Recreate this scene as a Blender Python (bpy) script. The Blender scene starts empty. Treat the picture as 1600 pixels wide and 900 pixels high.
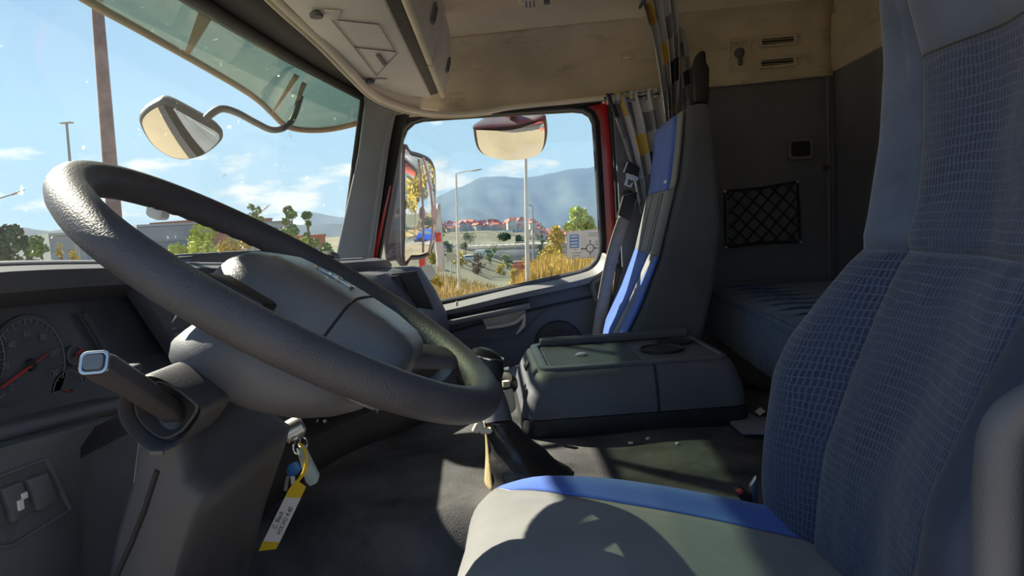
import bpy, bmesh, math, random
from mathutils import Vector, Matrix
import numpy as np
random.seed(7)
V = Vector
SC = bpy.context.scene
COL = SC.collection

# ---------------------------------------------------------------- camera
FPX = 1040.0
YAW, PITCH, ROLL = math.atan(60 / FPX), math.radians(5.8), math.radians(3.4)
CAM = V((0, 0, 1.0))
FW = V((-math.sin(YAW) * math.cos(PITCH), math.cos(YAW) * math.cos(PITCH), -math.sin(PITCH)))
_r0 = FW.cross(V((0, 0, 1))).normalized()
_u0 = _r0.cross(FW)
RT = math.cos(ROLL) * _r0 - math.sin(ROLL) * _u0
UPV = math.sin(ROLL) * _r0 + math.cos(ROLL) * _u0
cd = bpy.data.cameras.new('camera')
cd.sensor_width = 36.0
cd.lens = 36.0 * FPX / 1600.0
cd.clip_start = 0.02
cd.clip_end = 30000
cam = bpy.data.objects.new('camera', cd)
COL.objects.link(cam)
M3 = Matrix((RT, UPV, -FW)).transposed()
cam.matrix_world = Matrix.Translation(CAM) @ M3.to_4x4()
SC.camera = cam

# ---------------------------------------------------------------- light
SUN_DIR = V((-1.1, 0.65, 1.0)).normalized()      # towards the sun
SUN_STRENGTH = 14.0
SKY_STRENGTH = 0.86
SC.view_settings.view_transform = 'Standard'
SC.view_settings.look = 'None'
SC.view_settings.gamma = 1.0
SC.view_settings.use_curve_mapping = False
SC.view_settings.exposure = 0.12
SC.cycles.max_bounces = 16
SC.cycles.diffuse_bounces = 8
SC.cycles.transparent_max_bounces = 24
UPW = V((0.04, 0, 1)).normalized()                   # true vertical: the truck stands nose-down

def build_world():
    w = bpy.data.worlds.new('sky')
    SC.world = w
    w.use_nodes = True
    nt = w.node_tree
    nt.nodes.clear()
    N = nt.nodes.new
    L = nt.links.new
    out = N('ShaderNodeOutputWorld')
    bg = N('ShaderNodeBackground')
    bg.inputs[1].default_value = SKY_STRENGTH
    L(bg.outputs[0], out.inputs[0])
    tc = N('ShaderNodeTexCoord')
    sep = N('ShaderNodeSeparateXYZ')
    L(tc.outputs['Generated'], sep.inputs[0])
    ramp = N('ShaderNodeValToRGB')
    cr = ramp.color_ramp
    cr.elements[0].position = 0.0
    cr.elements[0].color = (0.58, 0.77, 0.93, 1)
    cr.elements[1].position = 0.75
    cr.elements[1].color = (0.24, 0.46, 0.84, 1)
    e = cr.elements.new(0.12); e.color = (0.49, 0.71, 0.92, 1)
    e = cr.elements.new(0.35); e.color = (0.39, 0.62, 0.90, 1)
    L(sep.outputs[2], ramp.inputs[0])
    # cumulus near the horizon
    mp = N('ShaderNodeMapping')
    mp.inputs['Scale'].default_value = (5.0, 5.0, 14.0)
    L(tc.outputs['Generated'], mp.inputs[0])
    nz = N('ShaderNodeTexNoise')
    nz.inputs['Scale'].default_value = 1.6
    nz.inputs['Detail'].default_value = 7
    nz.inputs['Roughness'].default_value = 0.55
    L(mp.outputs[0], nz.inputs[0])
    band = N('ShaderNodeValToRGB')
    b = band.color_ramp
    b.elements[0].position = 0.0; b.elements[0].color = (0.62, 0.62, 0.62, 1)
    b.elements[1].position = 0.22; b.elements[1].color = (0, 0, 0, 1)
    e = b.elements.new(0.09); e.color = (0.60, 0.60, 0.60, 1)
    L(sep.outputs[2], band.inputs[0])
    add = N('ShaderNodeMath'); add.operation = 'ADD'
    L(nz.outputs[0], add.inputs[0]); L(band.outputs[0], add.inputs[1])
    mr = N('ShaderNodeMapRange')
    mr.inputs[1].default_value = 1.10; mr.inputs[2].default_value = 1.20
    L(add.outputs[0], mr.inputs[0])
    mix = N('ShaderNodeMixRGB')
    mix.inputs[2].default_value = (1.05, 1.05, 1.02, 1)
    L(mr.outputs[0], mix.inputs[0]); L(ramp.outputs[0], mix.inputs[1])
    L(mix.outputs[0], bg.inputs[0])
build_world()
sl = bpy.data.lights.new('sun', 'SUN')
sl.energy = SUN_STRENGTH
sl.angle = math.radians(0.6)
sl.color = (1.0, 0.93, 0.81)
sun = bpy.data.objects.new('sun', sl)
COL.objects.link(sun)
sun.rotation_euler = SUN_DIR.to_track_quat('Z', 'Y').to_euler()

# ---------------------------------------------------------------- pixel -> place helpers
def ray(px, py):
    return FW + RT * ((px - 800) / FPX) - UPV * ((py - 450) / FPX)
def at(px, py, Y):
    d = ray(px, py)
    return CAM + d * (Y / d.y)
def atx(px, py, X):
    d = ray(px, py)
    return CAM + d * (X / d.x)
def atz(px, py, Z):
    d = ray(px, py)
    return CAM + d * ((Z - CAM.z) / d.z)

# ---------------------------------------------------------------- materials
def mat(name, col, rough=0.6, var=0.15, vscale=12.0, bump=0.0, bscale=300.0, metal=0.0, spec=0.5, coat=0.0, sheen=0.0, detail=4):
    m = bpy.data.materials.new(name)
    m.use_nodes = True
    nt = m.node_tree
    bs = nt.nodes['Principled BSDF']
    N = nt.nodes.new; L = nt.links.new
    bs.inputs['Roughness'].default_value = rough
    bs.inputs['Metallic'].default_value = metal
    bs.inputs['Specular IOR Level'].default_value = spec
    if coat: bs.inputs['Coat Weight'].default_value = coat
    if sheen: bs.inputs['Sheen Weight'].default_value = sheen
    tc = N('ShaderNodeTexCoord')
    nz = N('ShaderNodeTexNoise')
    nz.inputs['Scale'].default_value = vscale
    nz.inputs['Detail'].default_value = detail
    L(tc.outputs['Object'], nz.inputs[0])
    mr = N('ShaderNodeMapRange')
    mr.inputs[1].default_value = 0.3; mr.inputs[2].default_value = 0.7
    mr.inputs[3].default_value = 1 - var; mr.inputs[4].default_value = 1 + var
    L(nz.outputs[0], mr.inputs[0])
    mu = N('ShaderNodeMixRGB'); mu.blend_type = 'MULTIPLY'; mu.inputs[0].default_value = 1
    mu.inputs[1].default_value = (*col, 1)
    L(mr.outputs[0], mu.inputs[2])
    L(mu.outputs[0], bs.inputs['Base Color'])
    if bump:
        n2 = N('ShaderNodeTexNoise'); n2.inputs['Scale'].default_value = bscale; n2.inputs['Detail'].default_value = 2
        L(tc.outputs['Object'], n2.inputs[0])
        bp = N('ShaderNodeBump'); bp.inputs['Strength'].default_value = bump; bp.inputs['Distance'].default_value = 0.002
        L(n2.outputs[0], bp.inputs['Height']); L(bp.outputs[0], bs.inputs['Normal'])
    return m

def glass_mat(name, tint=(0.93, 0.97, 0.96), ior=1.45, rough=0.0, dirt=0.0):
    m = bpy.data.materials.new(name)
    m.use_nodes = True
    nt = m.node_tree; nt.nodes.clear()
    N = nt.nodes.new; L = nt.links.new
    out = N('ShaderNodeOutputMaterial')
    tr = N('ShaderNodeBsdfTransparent'); tr.inputs[0].default_value = (*tint, 1)
    gl = N('ShaderNodeBsdfGlossy'); gl.inputs['Roughness'].default_value = rough
    lw = N('ShaderNodeLayerWeight'); lw.inputs[0].default_value = 0.5
    pw = N('ShaderNodeMath'); pw.operation = 'POWER'; pw.inputs[1].default_value = 5.0
    L(lw.outputs['Facing'], pw.inputs[0])
    f0 = ((ior - 1) / (ior + 1)) ** 2
    fr = N('ShaderNodeMath'); fr.operation = 'MULTIPLY_ADD'
    fr.inputs[1].default_value = 0.7 * (1 - f0); fr.inputs[2].default_value = f0
    L(pw.outputs[0], fr.inputs[0])
    mx = N('ShaderNodeMixShader')
    L(fr.outputs[0], mx.inputs[0]); L(tr.outputs[0], mx.inputs[1]); L(gl.outputs[0], mx.inputs[2])
    last = mx
    if dirt:
        tc = N('ShaderNodeTexCoord')
        nz = N('ShaderNodeTexNoise'); nz.inputs['Scale'].default_value = 40; nz.inputs['Detail'].default_value = 4
        L(tc.outputs['Object'], nz.inputs[0])
        mr = N('ShaderNodeMapRange'); mr.inputs[1].default_value = 0.69; mr.inputs[2].default_value = 0.74
        mr.inputs[4].default_value = 0.45
        L(nz.outputs[0], mr.inputs[0])
        ad = N('ShaderNodeMath'); ad.operation = 'ADD'; ad.inputs[1].default_value = dirt
        L(mr.outputs[0], ad.inputs[0])
        df0 = N('ShaderNodeBsdfDiffuse'); df0.inputs[0].default_value = (0.8, 0.8, 0.77, 1)
        dt0 = N('ShaderNodeBsdfTranslucent'); dt0.inputs[0].default_value = (0.9, 0.9, 0.87, 1)
        df = N('ShaderNodeMixShader'); df.inputs[0].default_value = 0.7
        L(df0.outputs[0], df.inputs[1]); L(dt0.outputs[0], df.inputs[2])
        m2 = N('ShaderNodeMixShader')
        L(ad.outputs[0], m2.inputs[0]); L(mx.outputs[0], m2.inputs[1]); L(df.outputs[0], m2.inputs[2])
        last = m2
    L(last.outputs[0], out.inputs[0])
    return m

def fabric_weave(name, base, line, axes=('Y', 'Z'), cw=0.0060, ch=0.0105, wear=0.55):
    """woven cloth: dark oblong cells between paler threads, worn away in patches"""
    m = bpy.data.materials.new(name)
    m.use_nodes = True
    nt = m.node_tree
    bs = nt.nodes['Principled BSDF']
    bs.inputs['Roughness'].default_value = 0.85
    bs.inputs['Sheen Weight'].default_value = 0.25
    bs.inputs['Specular IOR Level'].default_value = 0.25
    N = nt.nodes.new; L = nt.links.new
    tc = N('ShaderNodeTexCoord')
    dn = N('ShaderNodeTexNoise'); dn.inputs['Scale'].default_value = 14
    L(tc.outputs['Object'], dn.inputs[0])
    va = N('ShaderNodeVectorMath'); va.operation = 'SCALE'; va.inputs['Scale'].default_value = 0.012
    L(dn.outputs[1], va.inputs[0])
    vb = N('ShaderNodeVectorMath'); vb.operation = 'ADD'
    L(tc.outputs['Object'], vb.inputs[0]); L(va.outputs[0], vb.inputs[1])
    sp = N('ShaderNodeSeparateXYZ'); L(vb.outputs[0], sp.inputs[0])
    cb = N('ShaderNodeCombineXYZ')
    L(sp.outputs[axes[0]], cb.inputs[0]); L(sp.outputs[axes[1]], cb.inputs[1])
    br = N('ShaderNodeTexBrick')
    br.offset = 0.12
    br.inputs['Scale'].default_value = 1.0
    br.inputs['Brick Width'].default_value = cw
    br.inputs['Row Height'].default_value = ch
    br.inputs['Mortar Size'].default_value = 0.0010
    br.inputs['Mortar Smooth'].default_value = 0.4
    br.inputs['Color1'].default_value = (*base, 1)
    br.inputs['Color2'].default_value = (*[c * 0.8 for c in base], 1)
    br.inputs['Mortar'].default_value = (*line, 1)
    L(cb.outputs[0], br.inputs[0])
    wn = N('ShaderNodeTexNoise'); wn.inputs['Scale'].default_value = 7; wn.inputs['Detail'].default_value = 5
    L(tc.outputs['Object'], wn.inputs[0])
    mr = N('ShaderNodeMapRange'); mr.inputs[1].default_value = 0.42; mr.inputs[2].default_value = 0.62
    mr.inputs[4].default_value = wear
    L(wn.outputs[0], mr.inputs[0])
    mx = N('ShaderNodeMixRGB'); mx.inputs[2].default_value = (*[0.6 * a + 0.4 * b for a, b in zip(base, line)], 1)
    L(mr.outputs[0], mx.inputs[0]); L(br.outputs[0], mx.inputs[1])
    L(mx.outputs[0], bs.inputs['Base Color'])
    bp = N('ShaderNodeBump'); bp.inputs['Strength'].default_value = 0.35; bp.inputs['Distance'].default_value = 0.001
    L(br.outputs['Fac'], bp.inputs['Height'])
    fn = N('ShaderNodeTexNoise'); fn.inputs['Scale'].default_value = 9; fn.inputs['Detail'].default_value = 3
    L(tc.outputs['Object'], fn.inputs[0])
    b2 = N('ShaderNodeBump'); b2.inputs['Strength'].default_value = 0.5; b2.inputs['Distance'].default_value = 0.02
    L(fn.outputs[0], b2.inputs['Height']); L(b2.outputs[0], bp.inputs['Normal'])
    L(bp.outputs[0], bs.inputs['Normal'])
    return m

def curtain_mat(name):
    m = bpy.data.materials.new(name)
    m.use_nodes = True
    nt = m.node_tree
    bs = nt.nodes['Principled BSDF']
    bs.inputs['Roughness'].default_value = 0.9
    N = nt.nodes.new; L = nt.links.new
    uv = N('ShaderNodeUVMap')
    sp = N('ShaderNodeVectorMath'); sp.operation = 'MULTIPLY'; sp.inputs[1].default_value = (7, 5.5, 1)
    L(uv.outputs[0], sp.inputs[0])
    fl = N('ShaderNodeVectorMath'); fl.operation = 'FLOOR'
    L(sp.outputs[0], fl.inputs[0])
    wn = N('ShaderNodeTexWhiteNoise'); wn.noise_dimensions = '2D'
    L(fl.outputs[0], wn.inputs[0])
    cr = N('ShaderNodeValToRGB'); cr.color_ramp.interpolation = 'CONSTANT'
    el = cr.color_ramp.elements
    el[0].position = 0; el[0].color = (0.30, 0.32, 0.37, 1)
    el[1].position = 0.36; el[1].color = (0.50, 0.52, 0.58, 1)
    for p, c in ((0.66, (0.20, 0.21, 0.26)), (0.80, (0.045, 0.05, 0.07)), (0.87, (0.66, 0.68, 0.72)), (0.93, (0.60, 0.42, 0.10))):
        e = el.new(p); e.color = (*c, 1)
    L(wn.outputs[0], cr.inputs[0])
    L(cr.outputs[0], bs.inputs['Base Color'])
    return m

M = {}
M['dash'] = mat('dash_plastic', (0.098, 0.103, 0.124), 0.55, 0.15, 9, 0.25, 900)
M['dash2'] = mat('grey_plastic', (0.105, 0.112, 0.130), 0.5, 0.12, 8, 0.2, 900)
M['cluster'] = mat('cluster_black', (0.09, 0.093, 0.11), 0.4, 0.2, 8)
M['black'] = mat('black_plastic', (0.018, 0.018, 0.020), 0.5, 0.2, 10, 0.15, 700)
M['wheel'] = mat('wheel_leather', (0.062, 0.063, 0.076), 0.5, 0.12, 20, 0.5, 520, spec=0.4)
M['pad'] = mat('airbag_plastic', (0.10, 0.105, 0.118), 0.27, 0.12, 14, 0.35, 900, spec=1.0)
M['beige'] = mat('beige_headliner', (0.78, 0.71, 0.57), 0.85, 0.12, 5, 0.2, 500)
M['beige_stain'] = mat('beige_side_panel', (0.60, 0.53, 0.43), 0.85, 0.25, 4, 0.2, 400, detail=7)
def stain(m, col, scale, lo, hi, amt):
    nt = m.node_tree; bs = nt.nodes['Principled BSDF']; src = bs.inputs['Base Color'].links[0].from_socket
    N = nt.nodes.new; L = nt.links.new
    tc = N('ShaderNodeTexCoord'); mp = N('ShaderNodeMapping'); mp.inputs['Scale'].default_value = scale
    L(tc.outputs['Object'], mp.inputs[0])
    nz = N('ShaderNodeTexNoise'); nz.inputs['Scale'].default_value = 1.0; nz.inputs['Detail'].default_value = 9; nz.inputs['Roughness'].default_value = 0.65
    L(mp.outputs[0], nz.inputs[0])
    mr = N('ShaderNodeMapRange'); mr.inputs[1].default_value = lo; mr.inputs[2].default_value = hi; mr.inputs[4].default_value = amt
    L(nz.outputs[0], mr.inputs[0])
    mx = N('ShaderNodeMixRGB'); mx.inputs[2].default_value = (*col, 1)
    L(mr.outputs[0], mx.inputs[0]); L(src, mx.inputs[1]); L(mx.outputs[0], bs.inputs['Base Color'])
stain(M['beige_stain'], (0.20, 0.15, 0.11), (5, 5, 16), 0.55, 0.72, 0.6)
M['cream'] = mat('cream_plastic', (0.62, 0.56, 0.42), 0.6, 0.08, 8)
M['locker'] = mat('locker_grey', (0.60, 0.585, 0.56), 0.6, 0.08, 6, 0.1, 500)
M['rearpanel'] = mat('rear_panel_vinyl', (0.165, 0.172, 0.20), 0.7, 0.15, 5, 0.3, 350)
M['carpet'] = mat('carpet', (0.075, 0.075, 0.080), 0.95, 0.55, 7, 0.9, 420, spec=0.1, detail=8)
stain(M['carpet'], (0.17, 0.16, 0.15), (6, 6, 6), 0.50, 0.72, 0.6)
M['chrome'] = mat('chrome', (0.75, 0.75, 0.76), 0.18, 0.05, 8, metal=1)
M['steel'] = mat('steel', (0.55, 0.55, 0.56), 0.35, 0.1, 30, metal=1)
M['mirror'] = mat('mirror_glass', (0.86, 0.88, 0.88), 0.03, 0.03, 8, metal=1)
M['red'] = mat('red_paint', (0.62, 0.025, 0.03), 0.25, 0.06, 5, coat=0.4)
M['rubber'] = mat('black_rubber', (0.014, 0.014, 0.016), 0.65, 0.2, 20, 0.2, 300)
M['greyfab'] = mat('grey_seat_fabric', (0.17, 0.17, 0.176), 0.9, 0.12, 10, 0.35, 900, sheen=0.2)
M['sidefab'] = mat('charcoal_seat_fabric', (0.10, 0.104, 0.118), 0.9, 0.15, 6, 0.3, 700, sheen=0.15)
M['bluefab'] = mat('blue_seat_fabric', (0.05, 0.13, 0.50), 0.85, 0.12, 10, 0.35, 900, sheen=0.2)
M['navyplain'] = mat('navy_plain_fabric', (0.085, 0.11, 0.18), 0.85, 0.2, 14, 0.4, 60, sheen=0.3)
M['navy'] = fabric_weave('navy_woven_fabric', (0.034, 0.048, 0.098), (0.082, 0.106, 0.178))
M['navybed'] = fabric_weave('navy_bunk_fabric', (0.06, 0.095, 0.185), (0.12, 0.165, 0.26), cw=0.012, ch=0.014, wear=0.7)
M['navyedge'] = mat('navy_edge_fabric', (0.026, 0.038, 0.076), 0.9, 0.2, 14, 0.4, 60, sheen=0.1)
M['shroud'] = mat('column_plastic', (0.062, 0.062, 0.072), 0.5, 0.1, 9, 0.25, 900)
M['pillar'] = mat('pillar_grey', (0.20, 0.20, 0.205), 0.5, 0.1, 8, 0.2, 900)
M['curtain'] = curtain_mat('check_curtain')
M['belt'] = mat('belt_webbing', (0.30, 0.27, 0.245), 0.8, 0.12, 40, 0.3, 800)
M['leather'] = mat('boot_leather', (0.028, 0.026, 0.025), 0.38, 0.3, 30, 0.6, 45)
M['tan'] = mat('boot_sunlit_tan', (0.40, 0.31, 0.16), 0.6, 0.2, 30, 0.3, 100)
M['yellow'] = mat('yellow_plastic', (0.75, 0.48, 0.02), 0.45, 0.06, 10)
M['paper'] = mat('paper', (0.72, 0.66, 0.64), 0.8, 0.05, 10)
M['ink'] = mat('ink', (0.05, 0.05, 0.07), 0.7, 0.05, 10)
M['fob'] = mat('grey_fob', (0.34, 0.42, 0.45), 0.45, 0.06, 10)
M['bluekey'] = mat('blue_key', (0.03, 0.13, 0.42), 0.4, 0.05, 10)
M['needle'] = mat('red_needle', (0.62, 0.06, 0.05), 0.5, 0.05, 10)
M['print'] = mat('grey_print', (0.24, 0.25, 0.27), 0.6, 0.1, 30)
M['white'] = mat('white_plastic', (0.72, 0.72, 0.70), 0.5, 0.05, 8)
M['glass'] = glass_mat('clear_glass', dirt=0.012)
M['side_glass'] = glass_mat('side_glass', (0.94, 0.97, 0.97), 1.55)
M['tintglass'] = glass_mat('shade_band_glass', (0.62, 0.76, 0.78), 1.45)
M['visor'] = glass_mat('visor_acrylic', (0.46, 0.51, 0.43), 1.6, 0.05, dirt=0.05)
M['lip'] = mat('visor_lip', (0.30, 0.25, 0.17), 0.7, 0.1, 10)

# ---------------------------------------------------------------- object helpers
WLOC = {}
def tag(o, label=None, cat=None, group=None, kind=None):
    if label: o['label'] = label
    if cat: o['category'] = cat
    if group: o['group'] = group
    if kind: o['kind'] = kind
    return o
def thing(name, label, cat, loc=(0, 0, 0), group=None, kind=None):
    o = bpy.data.objects.new(name, None)
    o.empty_display_size = 0.05
    COL.objects.link(o)
    o.location = loc
    WLOC[o] = V(loc)
    return tag(o, label, cat, group, kind)
def link(name, me, m, parent=None, centre=True):
    o = bpy.data.objects.new(name, me)
    COL.objects.link(o)
    if m: me.materials.append(m)
    n = len(me.vertices)
    if centre and n:
        a = np.empty(n * 3); me.vertices.foreach_get('co', a); a = a.reshape(-1, 3)
        lo, hi = a.min(0), a.max(0); c = (lo + hi) / 2
        if parent is None: c[2] = lo[2]
        me.vertices.foreach_set('co', (a - c).ravel()); me.update()
        c = V(c)
    else:
        c = V((0, 0, 0))
    WLOC[o] = c
    if parent is not None:
        o.parent = parent
        o.location = c - WLOC[parent]
    else:
        o.location = c
    return o
def fin(name, bm, m, parent=None, smooth=40, centre=True):
    bmesh.ops.recalc_face_normals(bm, faces=bm.faces)
    me = bpy.data.meshes.new(name)
    bm.to_mesh(me); bm.free()
    if smooth:
        me.shade_smooth()
        me.set_sharp_from_angle(angle=math.radians(smooth))
    return link(name, me, m, parent, centre)
def add_prism(bm, pts, ext):
    ext = V(ext)
    a = [bm.verts.new(V(p)) for p in pts]
    b = [bm.verts.new(V(p) + ext) for p in pts]
    n = len(a)
    bm.faces.new(a); bm.faces.new(b[::-1])
    for i in range(n):
        bm.faces.new((a[i], a[(i + 1) % n], b[(i + 1) % n], b[i]))
def bev(bm, w, seg=2, ang=35):
    if w <= 0: return
    bmesh.ops.recalc_face_normals(bm, faces=bm.faces)
    es = [e for e in bm.edges if len(e.link_faces) == 2 and e.calc_face_angle(0) > math.radians(ang)]
    bmesh.ops.bevel(bm, geom=es, offset=w, segments=seg, profile=0.5, affect='EDGES', clamp_overlap=True)
def prism(name, pts, ext, m, parent=None, bevel=0.0, seg=2):
    bm = bmesh.new(); add_prism(bm, pts, ext); bev(bm, bevel, seg)
    return fin(name, bm, m, parent)
def box_pts(c, s, rot=None):
    c = V(c); hx, hy, hz = [k / 2 for k in s]
    out = []
    for x, y, z in ((-1, -1, -1), (1, -1, -1), (1, 1, -1), (-1, 1, -1)):
        p = V((x * hx, y * hy, z * hz))
        out.append(p)
    up = V((0, 0, s[2]))
    if rot is not None:
        out = [rot @ p for p in out]; up = rot @ up
    return [c + p for p in out], up
def add_box(bm, c, s, rot=None):
    p, u = box_pts(c, s, rot); add_prism(bm, p, u)
def box(name, c, s, m, parent=None, bevel=0.0, rot=None, seg=2):
    bm = bmesh.new(); add_box(bm, c, s, rot); bev(bm, bevel, seg)
    return fin(name, bm, m, parent)
def add_frame(bm, outer, inner, ext):
    ext = V(ext); n = len(outer)
    o1 = [bm.verts.new(V(p)) for p in outer]; i1 = [bm.verts.new(V(p)) for p in inner]
    o2 = [bm.verts.new(V(p) + ext) for p in outer]; i2 = [bm.verts.new(V(p) + ext) for p in inner]
    for k in range(n):
        j = (k + 1) % n
        bm.faces.new((o1[k], o1[j], i1[j], i1[k])); bm.faces.new((o2[k], i2[k], i2[j], o2[j]))
        bm.faces.new((o1[k], o2[k], o2[j], o1[j])); bm.faces.new((i1[k], i1[j], i2[j], i2[k]))
def frame(name, outer, inner, ext, m, parent=None, bevel=0.0):
    bm = bmesh.new(); add_frame(bm, outer, inner, ext); bev(bm, bevel)
    return fin(name, bm, m, parent)
def smooth_path(pts, n=6, closed=False):
    pts = [V(p) for p in pts]; out = []; k = len(pts)
    rng = range(k if closed else k - 1)
    for i in rng:
        if closed:
            p0, p1, p2, p3 = pts[i - 1], pts[i], pts[(i + 1) % k], pts[(i + 2) % k]
        else:
            p0 = pts[max(i - 1, 0)]; p1 = pts[i]; p2 = pts[i + 1]; p3 = pts[min(i + 2, k - 1)]
        for j in range(n):
            t = j / n
            out.append(0.5 * ((2 * p1) + (p2 - p0) * t + (2 * p0 - 5 * p1 + 4 * p2 - p3) * t * t + (3 * p1 - p0 - 3 * p2 + p3) * t ** 3))
    if not closed: out.append(pts[-1])
    return out
def add_tube(bm, path, r, seg=10, closed=False, cap=True, flat=1.0, ref=None):
    path = [V(p) for p in path]; n = len(path)
    rad = r if isinstance(r, (list, tuple)) else [r] * n
    rings = []; nx = None
    for i in range(n):
        a = path[i - 1] if (i > 0 or closed) else path[i]
        b = path[(i + 1) % n] if (i < n - 1 or closed) else path[i]
        t = (b - a).normalized()
        if nx is None:
            rf = V(ref) if ref is not None else (V((0, 0, 1)) if abs(t.z) < 0.9 else V((1, 0, 0)))
            nx = (rf - t * rf.dot(t)).normalized()
        else:
            nx = (nx - t * nx.dot(t)).normalized()
        ny = t.cross(nx)
        rings.append([bm.verts.new(path[i] + (nx * math.cos(2 * math.pi * k / seg) * flat + ny * math.sin(2 * math.pi * k / seg)) * rad[i]) for k in range(seg)])
    for i in range(n if closed else n - 1):
        A = rings[i]; B = rings[(i + 1) % n]
        for k in range(seg):
            bm.faces.new((A[k], A[(k + 1) % seg], B[(k + 1) % seg], B[k]))
    if cap and not closed:
        bm.faces.new(rings[0][::-1]); bm.faces.new(rings[-1])
def tube(name, path, r, m, parent=None, seg=10, closed=False, flat=1.0, ref=None, smooth=50):
    bm = bmesh.new(); add_tube(bm, path, r, seg, closed, True, flat, ref)
    return fin(name, bm, m, parent, smooth)
def add_loft(bm, secs, closed=True, cap=True):
    R = [[bm.verts.new(V(p)) for p in s] for s in secs]; n = len(R[0])
    for A, B in zip(R, R[1:]):
        for k in range(n if closed else n - 1):
            j = (k + 1) % n
            bm.faces.new((A[k], A[j], B[j], B[k]))
    if cap and closed:
        bm.faces.new(R[0][::-1]); bm.faces.new(R[-1])
def loft(name, secs, m, parent=None, closed=True, cap=True, sub=0, smooth=45, bevel=0):
    bm = bmesh.new(); add_loft(bm, secs, closed, cap); bev(bm, bevel)
    o = fin(name, bm, m, parent, smooth)
    if sub:
        s = o.modifiers.new('sub', 'SUBSURF'); s.levels = sub; s.render_levels = sub
    return o
def grid(name, rows, m, parent=None, thick=0.0, smooth=60, uv=True):
    """surface through rows of points, optionally thickened"""
    bm = bmesh.new(); nu = len(rows); nv = len(rows[0])
    R = [[bm.verts.new(V(p)) for p in s] for s in rows]
    lay = bm.loops.layers.uv.new('UVMap') if uv else None
    for i in range(nu - 1):
        for j in range(nv - 1):
            f = bm.faces.new((R[i][j], R[i][j + 1], R[i + 1][j + 1], R[i + 1][j]))
            if uv:
                for lp, (a, b) in zip(f.loops, ((i, j), (i, j + 1), (i + 1, j + 1), (i + 1, j))):
                    lp[lay].uv = (b / (nv - 1), a / (nu - 1))
    o = fin(name, bm, m, parent, smooth)
    if thick:
        s = o.modifiers.new('solid', 'SOLIDIFY'); s.thickness = thick; s.offset = 0
    return o
def lathe(name, prof, m, parent=None, centre=(0, 0, 0), axis=(0, 0, 1), seg=24, smooth=40):
    q = V((0, 0, 1)).rotation_difference(V(axis).normalized()); c = V(centre)
    secs = [[c + q @ V((r * math.cos(2 * math.pi * k / seg), r * math.sin(2 * math.pi * k / seg), z)) for k in range(seg)] for r, z in prof]
    return loft(name, secs, m, parent, smooth=smooth)
def text(name, s, size, origin, xdir, ydir, m, parent, depth=0.0003):
    cu = bpy.data.curves.new(name, 'FONT'); cu.body = s; cu.size = size; cu.extrude = depth
    cu.align_x = 'CENTER'; cu.align_y = 'CENTER'
    ob = bpy.data.objects.new(name, cu)
    me = bpy.data.meshes.new_from_object(ob)
    bpy.data.objects.remove(ob); bpy.data.curves.remove(cu)
    x = V(xdir).normalized(); y = V(ydir); y = (y - x * y.dot(x)).normalized(); z = x.cross(y)
    mt = Matrix((x, y, z)).transposed().to_4x4(); mt.translation = V(origin)
    me.transform(mt)
    me.materials.clear()
    return link(name, me, m, parent)
def rrect(c, ux, uy, w, h, r, n=4):
    """rounded rectangle loop, centre c, unit axes ux uy"""
    c = V(c); ux = V(ux).normalized(); uy = V(uy).normalized(); out = []
    for sx, sy, a0 in ((1, 1, 0), (-1, 1, 90), (-1, -1, 180), (1, -1, 270)):
        for k in range(n + 1):
            a = math.radians(a0 + 90 * k / n)
            out.append(c + ux * (sx * (w / 2 - r) + r * math.cos(a)) + uy * (sy * (h / 2 - r) + r * math.sin(a)))
    return out
def pix(pts, Y): return [at(x, y, Y) for x, y in pts]
def inset(loop, d):
    """shrink a loop lying in an XZ plane towards its inside by d"""
    n = len(loop); out = []
    c = sum((V(p) for p in loop), V()) / n
    area = sum(loop[i].x * loop[(i + 1) % n].z - loop[(i + 1) % n].x * loop[i].z for i in range(n))
    sg = 1 if area > 0 else -1
    for i in range(n):
        a = (loop[i] - loop[i - 1]); b = (loop[(i + 1) % n] - loop[i])
        na = V((-a.z, 0, a.x)).normalized() * sg; nb = V((-b.z, 0, b.x)).normalized() * sg
        k = (na + nb); k = k / max(0.35, k.length_squared / 2) if k.length > 1e-6 else na
        out.append(loop[i] + k * d)
    return out

# ================================================================ SETTING: the cab shell
def structure(o, label, cat): return tag(o, label, cat, kind='structure')
YG = 2.33            # passenger side glass
# floor, engine tunnel, firewall
structure(box('floor', (0.0, 1.34, -0.02), (1.98, 2.06, 0.04), M['carpet'], None, 0.004), 'dark carpeted cab floor deep in the footwells', 'floor')
def tunnel():
    rows = []
    prof = [(0.86, 0.0), (0.89, 0.2), (0.92, 0.40), (0.94, 0.48), (0.965, 0.525), (1.0, 0.545), (1.06, 0.55), (1.4, 0.55), (1.72, 0.55), (1.80, 0.53), (1.84, 0.45), (1.88, 0.0)]
    prof = [(p.y, p.z) for p in smooth_path([V((0, a, b)) for a, b in prof], 4)]
    n = 60
    for i in range(n + 1):
        x = -0.62 + 1.58 * i / n
        r = []
        for y, z in prof:
            wob = 0.006 * math.sin(7 * x + 9 * y) * math.sin(11 * x - 5 * y) if z > 0.1 else 0
            r.append(V((x, y - 0.03 * math.sin(3 * x), z + wob)))
        rows.append(r)
    o = grid('floor', rows, M['carpet'], None, 0.0)
    return structure(o, 'charcoal carpet over the raised engine tunnel between the seats', 'floor')
tunnel()
structure(box('wall_front', (-1.0, 1.34, 0.44), (0.04, 2.04, 0.92), M['rubber'], None), 'black bulkhead in front of the pedals under the dashboard', 'wall')
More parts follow.
